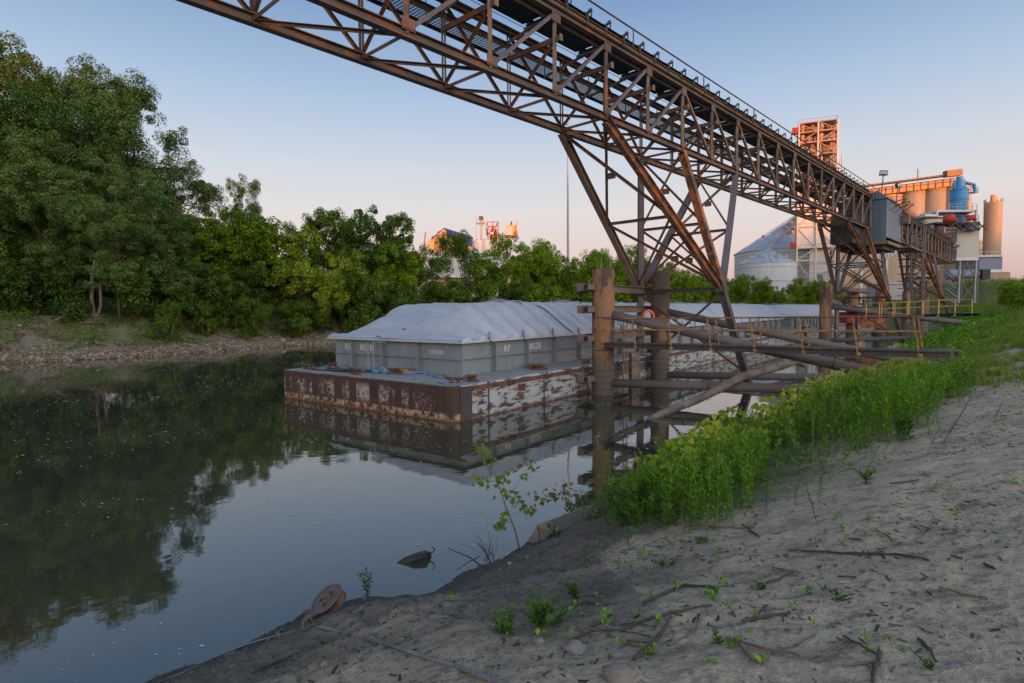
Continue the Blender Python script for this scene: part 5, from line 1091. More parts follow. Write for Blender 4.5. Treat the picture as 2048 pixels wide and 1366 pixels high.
# -- a lance leaved weed as raw arrays (quads)
def weed_arrays(seed, leaves=26, h=.8, leaf=.11, wd=.17, bushy=0.0):
    r = np.random.default_rng(seed); V = []; Fq = []; b = r.normal(0,.06,2)
    def bend(z): return np.array([b[0]*(z/h)**2, b[1]*(z/h)**2, z])
    for i in range(3):
        a, c = bend(h*i/3), bend(h*(i+1)/3); w = .005*(1-.22*i); k = len(V)
        for p in (a, c):
            for q in range(4): V.append(p+np.array([w*math.cos(q*1.57), w*math.sin(q*1.57), 0]))
        for q in range(4): Fq.append((k+q, k+(q+1)%4, k+4+(q+1)%4, k+4+q))
    for i in range(leaves):
        z = h*(.10+.88*(i/leaves)**.85); p = bend(z); a = i*2.4+r.random()*.6; L = leaf*(.6+.7*r.random())*(1.15-.55*abs(z/h-.45)); up = .35+.9*(z/h)+r.normal(0,.18)
        d = np.array([math.cos(a), math.sin(a), up]); d /= np.linalg.norm(d); s = np.array([-math.sin(a), math.cos(a), 0]); n = np.cross(d, s); k = len(V)
        m = p+d*L*.5+np.array([0,0,.0]); e = p+d*L-np.array([0,0,L*.18]); V += [p, m+s*L*wd-n*L*.04, e, m-s*L*wd-n*L*.04]; Fq.append((k,k+1,k+2,k+3))
    return np.array(V), np.array(Fq)
def replicate(protos, X, Y, Z, sc, r=rng, tilt=.12):
    VV = []; FF = []; off = 0; ks = r.integers(0, len(protos), len(X))
    for pi, (V, Fq) in enumerate(protos):
        idx = np.where(ks == pi)[0]; n = len(idx)
        if not n: continue
        a = r.random(n)*6.283; ca, sa = np.cos(a), np.sin(a); tx, ty = r.normal(0,tilt,n), r.normal(0,tilt,n); s = sc[idx]
        vx = (V[None,:,0]*ca[:,None]-V[None,:,1]*sa[:,None])*s[:,None]; vy = (V[None,:,0]*sa[:,None]+V[None,:,1]*ca[:,None])*s[:,None]; vz = V[None,:,2]*s[:,None]
        vx = vx+vz*tx[:,None]+X[idx][:,None]; vy = vy+vz*ty[:,None]+Y[idx][:,None]; vz = vz+Z[idx][:,None]
        VV.append(np.stack([vx,vy,vz],-1).reshape(-1,3)); FF.append((Fq[None]+(np.arange(n)*len(V))[:,None,None]).reshape(-1,4)+off); off += n*len(V)
    return np.vstack(VV), np.vstack(FF)
weedP = [weed_arrays(100+i, 34+5*(i%3), .74+.1*(i%3), .105, .125) for i in range(6)]
farP = [weed_arrays(200+i, 12, .8, .22, .22) for i in range(4)]
def sample(n, x0, x1, y0, y1, mask):
    x = rng.uniform(x0, x1, n); y = rng.uniform(y0, y1, n); z, dn, df = ground_fields(x, y); m = mask(x, y, z, dn, df); return x[m], y[m], z[m], dn[m]
EDGE = np.array([hit(*p)[:2] for p in ((1185,1045),(1300,1052),(1375,1068),(1500,1052),(1530,960),(1640,942),(1750,898),(1850,852),(1955,768),(1885,738),(1990,700),(2040,655),(2046,640))])
EDGE = np.vstack([EDGE, EDGE[-1]+(EDGE[-1]-EDGE[-2])*3])
def band(x, y, z, dn, df):
    nz = fbm(x*1.1, y*1.1, 3); e = -sdist(x, y, EDGE)
    return (dn > .25) & (e > (nz-.5)*.9) & (x > EDGE[0][0]-.1) & (df < dn) & (y < 60)
def hgt_(x, y, dn): return (.26+.70*sstep(.38, .66, fbm(x*.9+2, y*.9, 3)))*(.55+.45*np.minimum(1, dn/1.6))*(1+.5*np.exp(-((x-2.2)**2+(y-6.0)**2)/1.2))
def dens(x, y): return rng.random(len(x)) < .12+2.0*(fbm(x*1.5, y*1.5, 3)-.32)
x, y, z, dn = sample(8500, 1, 12, 5.6, 15, lambda *a: band(*a) & dens(a[0], a[1])); k = len(x)
V, Fq = replicate(weedP, x, y, z-.02, hgt_(x, y, dn)*(.7+.45*rng.random(k)), tilt=.15); stuff('weeds', V, Fq, 'leaf_weed')
x, y, z, dn = sample(7000, 5, 34, 15, 34, lambda *a: band(*a) & dens(a[0], a[1])); V, Fq = replicate(farP+weedP[:2], x, y, z-.02, hgt_(x, y, dn)*(.6+.5*rng.random(len(x)))); stuff('weeds', V, Fq, 'leaf_weed')
x, y, z, dn = sample(20000, 20, 110, 34, 125, lambda x,y,z,dn,df: (dn > .5) & (dn < 3.5+fbm(x*.2,y*.2,2)*4.5) & (df < dn)); V, Fq = replicate(farP, x, y, z-.02, .5+.9*fbm(x*.4,y*.4,3)+.4*rng.random(len(x))); stuff('weeds', V, Fq, 'leaf_weed')
fr = lambda x, y, z, dn, df: (dn > .3) & (-sdist(x, y, EDGE) > -1.3*rng.random(len(x))**1.6) & (-sdist(x, y, EDGE) < .5) & (x > EDGE[0][0]-.2) & (df < dn) & (y < 40) & (fbm(x*1.7,y*1.7,3) > .44)
x, y, z, dn = sample(9000, 1, 22, 4.8, 32, fr); V, Fq = replicate(weedP, x, y, z-.02, .10+.38*rng.random(len(x))**1.5, tilt=.3); stuff('low_weeds', V, Fq, 'leaf_broad')
broadP = [weed_arrays(250+i, 14, .55, .16, .30) for i in range(4)]; dryP = [weed_arrays(270+i, 3, 1.0, .06, .1) for i in range(3)]
x, y, z, dn = sample(1500, 1, 14, 5.6, 17, lambda *a: band(*a) & dens(a[1], a[0])); V, Fq = replicate(broadP, x, y, z-.02, .5+.7*rng.random(len(x))); stuff('broad_weeds', V, Fq, 'leaf_broad')
x, y, z, dn = sample(500, 1, 14, 5.6, 17, band); V, Fq = replicate(dryP, x, y, z-.02, .5+.6*rng.random(len(x)), tilt=.25); stuff('dry_stems', V, Fq, 'dry_stem')
# low leafy growth under the weeds
x, y, z, dn = sample(16000, 1, 14, 5.6, 17, band); P = np.column_stack([x, y, z+rng.random(len(x))**2*.28+.01]); V, Fq = leaf_quads(P, np.tile([0,0,1.],(len(x),1)), .055); stuff('undergrowth', V, Fq, 'leaf_mid')
# heart shaped vine leaves on the water side
def vine_arrays():
    V = np.array([(0,0,0),(.5,.32,-.06),(.30,.62,.0),(0,.5,.03),(0,.5,.03),(-.30,.62,0),(-.5,.32,-.06),(0,0,0),(0,-.5,-.12),(.3,-.1,-.05),(-.3,-.1,-.05)])
    return np.array([(0,-.55,-.15),(.42,.05,-.03),(.36,.45,-.02),(0,.30,.05),(-.42,.05,-.03),(-.36,.45,-.02)]), np.array([(0,1,2,3),(0,3,5,4)])
vb = lambda x,y,z,dn,df: (dn > .15) & (dn < 2.0+fbm(x,y,2)*1.6) & (df < dn) & (x > 2.2) & (fbm(x*1.1+5, y*1.1, 3) > .40)
x, y, z, dn = sample(26000, 2, 17, 8, 25, vb); n = len(x); V0, F0 = vine_arrays(); 
hgt = z+.15+rng.random(n)**.55*hgt_(x, y, dn)*.95; tiltm = rng.normal(0,.5,(n,3)); up = np.array([-.2,-.5,.8])+tiltm; up /= np.linalg.norm(up,axis=1)[:,None]; s1 = np.cross(up, rng.normal(0,1,(n,3))); s1 /= np.linalg.norm(s1,axis=1)[:,None]; s2 = np.cross(up, s1); sz = .08+.07*rng.random(n)
V = (np.stack([x,y,hgt],-1)[:,None,:] + (V0[None,:,0,None]*s1[:,None,:]+V0[None,:,1,None]*s2[:,None,:]+V0[None,:,2,None]*up[:,None,:])*sz[:,None,None]).reshape(-1,3); Fq = (F0[None]+(np.arange(n)*6)[:,None,None]).reshape(-1,4); stuff('vine_leaves', V, Fq, 'leaf_vine')
# grass: patches on the track and the slope beyond
gp_ = [weed_arrays(300+i, 0, .0001, .1) for i in range(1)]
def tuft(seed, n=9, h=.16):
    r = np.random.default_rng(seed); V = []; Fq = []
    for i in range(n): a = r.random()*6.28; q = r.random()*.05; L = h*(.5+.8*r.random()); dx, dy = math.cos(a), math.sin(a); w = .005; b = np.array([dx*q, dy*q, -.01]); e = b+np.array([dx*L*.5, dy*L*.5, L]); s = np.array([-dy*w, dx*w, 0]); m = b*.5+e*.5+np.array([0,0,L*.12]); k = len(V); V += [b-s, b+s, m+s, m-s, e+s*.1, e-s*.1]; Fq += [(k,k+1,k+2,k+3),(k+3,k+2,k+4,k+5)]
    return np.array(V), np.array(Fq)
tf = [tuft(i) for i in range(5)]
gm = lambda x,y,z,dn,df: (fbm(x*.8,y*.8,4)+.12*sstep(14,30,y)+.05*rng.random(len(x)) > .53) & (dn > 3) & (df < dn) & (y+(fbm(x*.8,y*.8,4)-.5)*10 > 13.5)
x, y, z, dn = sample(26000, 8, 40, 11, 45, gm); V, Fq = replicate(tf, x, y, z, .7+.9*rng.random(len(x))+np.clip((y-20)*.03,0,1.0)); stuff('grass', V, Fq, 'grass_blade')
x, y, z, dn = sample(26000, 40, 190, 45, 165, lambda x,y,z,dn,df: (dn > 6) & (df < dn)); V, Fq = replicate([tuft(9,8,.5)], x, y, z, 1.0+1.6*rng.random(len(x))); stuff('grass', V, Fq, 'grass_blade')
# tiny seedlings on the sand
x, y, z, dn = sample(2600, -1, 14, 2.2, 16, lambda x,y,z,dn,df: (dn > 1.8) & (fbm(x*1.2+3,y*1.2,3) > .52)); V, Fq = replicate([weed_arrays(400+i, 7, .05, .05, .28) for i in range(4)], x, y, z, .35+.75*rng.random(len(x))); stuff('seedlings', V, Fq, 'leaf_weed')
# flat litter, bark chips, dry leaves
x, y, z, dn = sample(70000, -4, 18, 1.4, 22, lambda x,y,z,dn,df: (dn > .8) & (fbm(x*.9+11,y*1.6,3)+.30*rng.random(len(x)) > .62-.05*sstep(1,4,x)*(1-sstep(3,6,y)))); n = len(x); P = np.column_stack([x,y,z+.006]); a = rng.random(n)*6.28; L = .004+.036*rng.random(n)**3; A = np.stack([np.cos(a)*L, np.sin(a)*L, rng.normal(0,.003,n)],-1); B_ = np.stack([-np.sin(a)*L*.22, np.cos(a)*L*.22, np.full(n,.003)],-1)
stuff('bark_chips', np.stack([P-A-B_,P+A-B_,P+A+B_,P-A+B_],1).reshape(-1,3), np.arange(n*4).reshape(n,4), 'bark_litter')
x, y, z, dn = sample(1500, -3, 14, 1.8, 16, lambda x,y,z,dn,df: (dn > 1.2) & (fbm(x*.9+11,y*1.6,3) > .48)); P = np.column_stack([x,y,z+.012]); V, Fq = leaf_quads(P, np.tile([0,0,2.4],(len(x),1)), .05, .5); stuff('dry_leaves', V, Fq, 'leaf_litter')
# clods and pebbles along the near water line, gravel along the far one
def pebble(seed, flat=.6):
    r = np.random.default_rng(seed); V = []
    for z_, q in ((-.5,.55),(-.1,1.0),(.45,.7)):
        for k in range(6): a = k*1.047+r.normal(0,.2); rr = q*(.75+.5*r.random()); V.append((rr*math.cos(a), rr*math.sin(a), z_*flat*1.4))
    V.append((r.normal(0,.15), r.normal(0,.15), flat*.95)); V = np.array(V); Fq = [(i*6+k, i*6+(k+1)%6, (i+1)*6+(k+1)%6, (i+1)*6+k) for i in range(2) for k in range(6)]
    Fq += [(12+k, 12+(k+1)%6, 12+(k+2)%6, 18) for k in (0,2,4)]; return V, np.array(Fq)
pb = [pebble(i) for i in range(8)]
x, y, z, dn = sample(60000, -8, 12, 1.4, 22, lambda x,y,z,dn,df: (dn > -.1) & (dn < 4.2) & (rng.random(len(x)) < .9*np.exp(-((dn-1.2)/1.3)**2)*np.where(x < 1.5, 1, .4)+.05)); V, Fq = replicate(pb, x, y, z, .008+.030*rng.random(len(x))**2.5, tilt=.3); stuff('clods', V, Fq, 'clod')
x, y, z, dn = sample(3000, -6, 12, 1.6, 16, lambda x,y,z,dn,df: (dn > 1)); V, Fq = replicate(pb, x, y, z, .005+.014*rng.random(len(x))**3, tilt=.3); stuff('pebbles', V, Fq, 'stone')
x, y, z, dn = sample(110000, -52, 0, 36, 90, lambda x,y,z,dn,df: (df > -.15) & (df < 4.6+(fbm(x*.4,y*.4,2)-.5)*3)); V, Fq = replicate(pb, x, y, z, .05+.13*rng.random(len(x))**2.2, tilt=.3); stuff('gravel', V, Fq, 'gravel')
x, y, z, dn = sample(5000, 44, 84, 58, 112, lambda x,y,z,dn,df: (dn > -.2) & (dn < 2.6)); V, Fq = replicate(pb, x, y, z, .15+.3*rng.random(len(x))**1.5, tilt=.3); stuff('riprap', V, Fq, 'pale_stone')
# undergrowth on the far bank
um = lambda x,y,z,dn,df: (df > 3.0) & (df < 14) & (df > dn) & (fbm(x*.45,y*.45,3)+.03*df > .635)
x, y, z, dn = sample(260000, -62, 0, 36, 96, um); P = np.column_stack([x,y,z+rng.random(len(x))**1.3*(.35+1.1*fbm(x*.6,y*.6,2)**2)]); V, Fq = leaf_quads(P, np.tile([.2,-.5,.8],(len(x),1)), .17); stuff('bank_undergrowth', V, Fq, 'leaf_mid')
# foam flecks drifting on the river
n = 60000; x = rng.uniform(-34, 10, n); y = rng.uniform(5.5, 60, n); f_ = fbm(x*.25+3, y*.45, 4); m = (f_ > .43) & (ground_fields(x,y)[0] < -.1) & (rng.random(n) < .35+1.5*(f_-.5)); x, y = x[m], y[m]; n = len(x); s = (.0035+.011*rng.random(n)**6)*(1+y/22); e = 1+1.6*rng.random(n)
C = np.stack([x,y,np.full(n,.006)],-1); ang = [k*math.pi/3 for k in range(6)]; ph_ = rng.normal(0,.35,(n,6)); V = np.stack([C + np.stack([np.cos(a)*s*e*(1+ph_[:,k]*.6), np.sin(a)*s*(1+ph_[:,k]*.6), 0*s],-1) for k, a in enumerate(ang)],1).reshape(-1,3); b0 = np.arange(n)*6; stuff('foam_flecks', V, np.concatenate([np.stack([b0,b0+1,b0+2,b0+3],-1), np.stack([b0,b0+3,b0+4,b0+5],-1)]), 'foam')

# -- single plants
def plant(px, py, h, n, label, seed, spread=.12, leaf=.10, cat='plant', name='leafy_weed', mat='leaf_broad', leaves=20, wd=.2):
    p = hit(px, py) if isinstance(px, (int, float)) else px; t = thing(name, label, cat, p); r = np.random.default_rng(seed)
    for i in range(n):
        V, Fq = weed_arrays(seed*10+i, leaves, h*(.6+.5*r.random()), leaf, wd); a = r.random()*6.28; q = spread*r.random()**.7; V = V*1.0; ta, tb = r.normal(0,.18,2); V[:,0] += V[:,2]*ta; V[:,1] += V[:,2]*tb
        link('stem', mesh_np('stem', V, Fq), mat, t, True, Matrix.Translation((math.cos(a)*q, math.sin(a)*q, -.02)))
    return t
plant(735, 1186, .34, 3, 'single upright green weed at the water edge beside the rusty pulley', 1, .03, .075)
plant(1097, 1248, .19, 10, 'leafy green weed clump growing between clods in the foreground', 2, .09, .075, leaves=14)
plant(1012, 1268, .19, 6, 'narrower weed clump left of the leafy foreground clump', 3, .06, .055, leaves=14)
plant(1735, 968, .20, 3, 'single dark green weed on the open sand, right of the weed bed', 4, .04, .075)
plant(1810, 882, .42, 7, 'dark bushy weed standing alone at the right edge of the weed bed', 5, .10, .12)
plant(1150, 1195, .14, 2, 'small yellow green seedling on the sand right of the foreground clump', 6, .02, .07)
plant(1150, 1040, .42, 7, 'weed clump growing over the end of the half buried timber', 7, .12, .09)
plant(1110, 1075, .22, 4, 'low weed on the bank in front of the half buried timber', 8, .1, .07)
plant(1230, 1010, .55, 9, 'loose weed clump at the left end of the weed bed', 9, .25, .09)
plant(1275, 1030, .40, 8, 'short weed clump just left of the tall front weeds', 10, .22, .09)
plant(1340, 1130, .06, 4, 'flat creeping weed on the sand below the weed bed', 11, .10, .035)
plant(1430, 1185, .05, 3, 'small creeping weed at the elbow of the bent stick', 12, .07, .035)
plant(1520, 1180, .05, 3, 'small creeping weed on the sand right of the bent stick', 13, .05, .035)
plant(1690, 1202, .06, 2, 'tiny round leaved seedling alone on the open sand', 14, .01, .045)
plant(1437, 1290, .06, 1, 'tiny seedling left of the long curved twig', 15, .01, .045)
plant(645, 1290, .07, 3, 'small seedling in the mud below the rusty pulley', 16, .02, .035)
plant(1860, 1340, .05, 2, 'small seedling near the bottom right corner', 17, .02, .035)
plant(1410, 1080, .08, 5, 'low creeping weeds at the foot of the tall front weeds', 18, .16, .045)
# willow like plant with arching narrow leaves
plant(at(1222, 985, 11.6), 0, 1.0, 6, 'arching willow seedling with narrow pale leaves at the left end of the weeds', 19, .15, .12, 'plant', 'willow_seedling', 'leaf_sapling', 44, .08)
plant(at(1262, 1000, 12.2), 0, .8, 5, 'second willow seedling half hidden in the weeds by the water', 20, .15, .11, 'plant', 'willow_seedling', 'leaf_sapling', 36, .09)

# -- maple sapling
def maple_leaf():
    P = [(0,0),(.10,.04),(.34,-.04),(.28,.14),(.52,.34),(.30,.38),(.27,.58),(.14,.52),(0,.95),(-.14,.52),(-.27,.58),(-.30,.38),(-.52,.34),(-.28,.14),(-.34,-.04),(-.10,.04)]
    return [(x, y, -.10*abs(x)-.10*y*y) for x, y in P]
mlm = mesh_np('leaf', maple_leaf(), [tuple(range(16))], False); mlm.materials.append(M['leaf_sapling'])
mlr = mesh_np('leaf', maple_leaf(), [tuple(range(16))], False); leaf_mat('leaf_red', (.10,.07,.03), (.24,.13,.05), .3, 6); mlr.materials.append(M['leaf_red'])
def sapling(label, base, stems, lf, red=.1, seed=5, name='maple_sapling'):
    t = thing(name, label, 'sapling', base); r = random.Random(seed)
    for path, r0, r1 in stems:
        mb = MB(); n = len(path); mb.tube(path, [r0+(r1-r0)*i/(n-1) for i in range(n)], 7); mb.build('stem', 'pale_twig', t, smooth=True)
    for (px, py, Y, spread, cnt) in lf:
        for i in range(int(cnt*1.3)):
            p = at(px+r.gauss(0,spread), py+r.gauss(0,spread*.75), Y+r.gauss(0,.10)); s = r.uniform(.075,.13)
            m = Matrix.Translation(p) @ Matrix.Rotation(r.uniform(0,6.28), 4, 'Z') @ Matrix.Rotation(r.gauss(-.7,.5), 4, 'X') @ Matrix.Rotation(r.gauss(0,.5), 4, 'Y') @ Matrix.Diagonal((s,s,s,1))
            link('leaf', mlr if r.random() < red else mlm, None, t, mtx=m)
b0 = hit(1041, 1103); Ym = b0.y
sapling('slender maple sapling leaning left over the water in front of the barge reflection', b0,
 [([b0-Vector((0,0,.05)), at(1030,1060,Ym), at(1010,1010,Ym), at(998,972,Ym), at(990,945,Ym), at(978,905,Ym)], .013, .004), ([at(1008,1005,Ym), at(1030,975,Ym), at(1050,938,Ym)], .006, .003), ([at(1018,1032,Ym), at(1040,1022,Ym), at(1068,1018,Ym)], .004,.002), ([at(1022,1045,Ym), at(1008,1045,Ym), at(998,1042,Ym)], .004,.002), ([at(1000,978,Ym), at(980,968,Ym), at(962,960,Ym)], .004,.002)],
 [(965,898,Ym,7,9),(980,920,Ym,6,7),(968,962,Ym,11,16),(1000,955,Ym,10,10),(1022,946,Ym,7,6),(1058,928,Ym,11,16),(1052,950,Ym,7,6),(1030,995,Ym,12,14),(1010,985,Ym,8,6),(1045,1008,Ym,9,7),(1062,1022,Ym,10,9),(1003,1045,Ym,9,11),(1018,1020,Ym,7,4)], .12, 5)
b1 = at(1232, 1022, 11.2)
sapling('reddish leaved maple branch reaching left over the water from the weeds', b1,
 [([b1, at(1205,1008,11), at(1180,998,10.8), at(1150,988,10.7), at(1120,990,10.6), at(1085,995,10.5)], .010, .003), ([at(1180,998,10.8), at(1165,980,10.8), at(1150,972,10.8)], .005,.002)],
 [(1080,995,10.5,9,10),(1100,990,10.6,9,10),(1125,985,10.6,9,10),(1125,970,10.6,7,6),(1150,985,10.7,9,8),(1155,1005,10.7,6,6),(1165,985,10.8,6,5)], .55, 6)
# -- dead shrub at the water
p = hit(985, 1135); t = thing('dead_shrub', 'dead bare shrub with broken grey branches leaning over the water', 'dead branch', p)
for path, r0 in (([(985,1140),(960,1130),(940,1115),(895,1096)], .016), ([(985,1135),(975,1110),(955,1085)], .018), ([(957,1114),(935,1125),(910,1142)], .010), ([(990,1130),(988,1115),(985,1100)], .009)):
    mb = MB(); pts = [at(x_, y_, p.y+.03*i-.1) for i, (x_, y_) in enumerate(path)]; mb.tube(pts, [r0*(1-.6*i/(len(pts)-1)) for i in range(len(pts))], 7, jit=.15); mb.build('branch', 'dead_wood', t)
for i in range(16):
    x0, y0 = 980+random.uniform(-14,8), 1128+random.uniform(-18,4); a = random.uniform(-2.6,-.7); L = random.uniform(30,75); mb = MB(); q = p.y-.1+random.uniform(-.15,.15)
    mb.tube([at(x0,y0,p.y-.08), at(x0+L*.5*math.cos(a)+random.uniform(-3,3), y0+L*.5*math.sin(a), q), at(x0+L*math.cos(a-.12), y0+L*math.sin(a-.12), q)], [.0035,.0025,.001], 4); mb.build('twig', 'dead_wood', t)
# -- floating chunk
c = onz(838, 1118, .02); t = thing('floating_wood', 'dark waterlogged chunk of wood with a bent twig floating off the bank', 'driftwood', c)
mb = MB(); mb.tube([onz(795,1128,-.02), onz(812,1122,.01), onz(830,1118,.035), onz(848,1112,.05), onz(860,1108,.02)], [.025,.06,.085,.09,.03], 9, jit=.3); mb.build('chunk', 'wet_wood', t)
mb = MB(); mb.tube([onz(856,1108,.05), onz(866,1104,.09), onz(870,1098,.14), onz(864,1094,.19)], [.014,.010,.008,.006], 6); mb.build('twig', 'wet_wood', t)
# -- half buried timber
A, B_ = hit(1092, 1082), hit(1225, 1035); A = onz(1082, 1078, .12); B_ = onz(1215, 1022, .18); d = (B_-A).normalized(); t = thing('buried_timber', 'thick weathered grey timber half buried at the water edge under the weeds', 'timber', A)
mb = MB(); m = Matrix.Translation((A+B_)/2) @ Matrix.Rotation(math.atan2(d.y, d.x), 4, 'Z') @ Matrix.Rotation(.45, 4, 'X'); mb.box((0,0,0), ((B_-A).length+.2, .30, .34), taper=.92); mb.build('beam', 'wood', t, mtx=m)
mb = MB(); mb.tube([A+Vector((.12,.05,.15)), A+Vector((.14,.05,.24))], .018, 6); mb.build('bolt', 'fitting_rust', t)
p = hit(1078, 1085); mb = MB(); mb.tube([p-Vector((0,0,.03)), p+Vector((.01,0,.15)), p+Vector((-.03,0,.30))], [.014,.010,.003], 6); tag(mb.build('twig', 'dead_wood'), 'upright dead twig standing by the left end of the buried timber', 'stick')
# -- pulley block and wire ropes
p = hit(648, 1228); c = p + Vector((.06,.04,.13)); t = thing('pulley_block', 'big rusty snatch block pulley lying tilted on the muddy bank', 'pulley', p)
nrm = Vector((-.44,-.30,.80)).normalized(); ax = Vector((-.72,-.45,-.40)); ax = (ax - nrm*ax.dot(nrm)).normalized()
RM = Matrix.Translation(c) @ Matrix((ax, nrm.cross(ax), nrm)).transposed().to_4x4()
def cheek(z, name):
    out = []; N = 40
    for k in range(N):
        a = 2*math.pi*k/N; r_ = .205 if math.cos(a) > -.5 else .205+.13*(-math.cos(a)-.5)/.5; out.append((-r_*math.cos(a), .92*.205*math.sin(a)*(1 if math.cos(a) > -.5 else max(.35, 1-1.1*(-math.cos(a)-.5)))))
    holes = [(.0,.0,.02),( .05,.10,.036),(.05,-.10,.036)]
    mb = MB(); n = len(out); th = .014; V = [(x_,y_,z-th) for x_,y_ in out]+[(x_,y_,z+th) for x_,y_ in out]; mb.add(V, [tuple(range(n))[::-1], tuple(range(n,2*n))]+[(k,(k+1)%n,n+(k+1)%n,n+k) for k in range(n)])
    return mb.build(name, 'pulley_iron', t, mtx=RM, smooth=False)
cheek(.055, 'cheek_plate'); cheek(-.055, 'cheek_plate')
mb = MB(); mb.lathe((0,0,0), [(.10,-.038),(.195,-.036),(.16,-.012),(.16,.012),(.195,.036),(.10,.038)], 28); mb.build('sheave', 'rust_steel', t, mtx=RM)
mb = MB(); mb.lathe((0,0,.055), [(.215,.0),(.222,.012),(.215,.024),(.190,.024),(.190,.0)], 36); mb.build('rim', 'pulley_iron', t, mtx=RM)
for hx, hy, hr in ((.055,.075,.030),(.055,-.055,.030),(-.05,.0,.026)): mb = MB(); mb.lathe((hx,hy,.070), [(hr,0),(hr*.98,.0015)], 16); mb.build('hole', 'rubber', t, mtx=RM)  # black discs on the solid plate stand in for the shade inside holes
mb = MB(); mb.lathe((-.05,.0,.068), [(.045,0),(.045,.03),(.03,.04)], 12); mb.build('axle_pin', 'fitting_rust', t, mtx=RM)
q_ = hit(612, 1262)+Vector((0,0,.03)); mb = MB(); mb.tube([q_+Vector((.05,.05,.03)), q_+Vector((.02,.06,.09)), q_+Vector((-.03,.0,.06)), q_+Vector((-.02,-.03,.0)), q_+Vector((.04,-.02,.0))], .020, 8); mb.build('shackle', 'pulley_iron', t, smooth=True)
def wire(label, pix, r, lift=.014):
    P = [hit(x_, y_)+Vector((0,0,lift)) for x_, y_ in pix]; Q = []
    for i in range(len(P)-1):
        p0, p1, p2, p3 = P[max(i-1,0)], P[i], P[i+1], P[min(i+2,len(P)-1)]; n = max(4, int((p2-p1).length/.012))
        for k in range(n): tt = k/n; Q.append(.5*((2*p1)+(p2-p0)*tt+(2*p0-5*p1+4*p2-p3)*tt*tt+(3*p1-p0-3*p2+p3)*tt**3))
    Q.append(P[-1]); mb = MB(); mb.tube(Q, r, 20, True, lobes=5, twist=70); tag(mb.build('wire_rope', 'wire', smooth=True), label, 'cable', 'wire ropes of the pulley')
wire('thick twisted steel cable running from the pulley to the bottom edge of the picture', [(636,1258),(680,1268),(740,1284),(800,1302),(860,1322),(920,1342),(1000,1372),(1080,1400)], .0125, .013)
wire('steel cable running from the pulley down the mud to the bottom left', [(608,1260),(560,1272),(500,1288),(430,1316),(370,1345),(320,1366),(280,1392)], .010, .009)
# -- stones
for i, (px, py, s, lab) in enumerate(((465,1334,.040,'grey stone lying in the mud under the pulley, left of the cable'), (651,1330,.045,'flat pale stone left of the thick cable'), (805,1322,.048,'blocky brown stone against the thick cable'), (1148,1300,.085,'largest tan clod stone below the leafy foreground clump'), (1058,1305,.060,'rounded grey brown stone left of the largest tan clod'), (1078,1285,.050,'small tan stone right under the leafy foreground clump'), (1240,1358,.11,'broad pale stone at the bottom edge of the picture'), (1237,1312,.045,'cracked tan clod on the sand edge left of the long stick'), (1020,1128,.055,'pale rock at the water edge near the dead shrub'), (1000,1140,.035,'small orange brown rock beside the dead shrub'), (1055,1115,.04,'brown rock at the foot of the maple sapling'), (590,1340,.03,'small round stone in the mud at the bottom left'))):
    p = hit(px, py); r = np.random.default_rng(i+50); mb = MB(); V, Fq = pebble(i+50, .62); s *= .78
    import bmesh
    me = mesh_np('stone', V*s, Fq); o = link('stone', me, 'pale_stone' if 'tan' in lab or 'pale' in lab else 'stone', mtx=Matrix.Translation(p+Vector((0,0,s*.08))) @ Matrix.Rotation(i*1.3, 4, 'Z'))
    bm = bmesh.new(); bm.from_mesh(me); bmesh.ops.subdivide_edges(bm, edges=bm.edges[:], cuts=2, use_grid_fill=True, smooth=.6)
    for v in bm.verts: v.co *= 1+r.normal(0,.075)
    bm.to_mesh(me); bm.free(); tag(o, lab, 'stone')
for px, py, s, lab in ((566,683,.45,'round pale boulder on the far gravel shore beside the barge'), (40,655,.3,'pale rubble block among weeds on the far left shore'), (520,668,.3,'small boulder on the far gravel shore')):
    p = hit(px, py); V, Fq = pebble(int(px), .7); o = link('stone', mesh_np('stone', V*s, Fq), 'pale_stone', mtx=Matrix.Translation(p+Vector((0,0,s*.3)))); tag(o, lab, 'boulder')
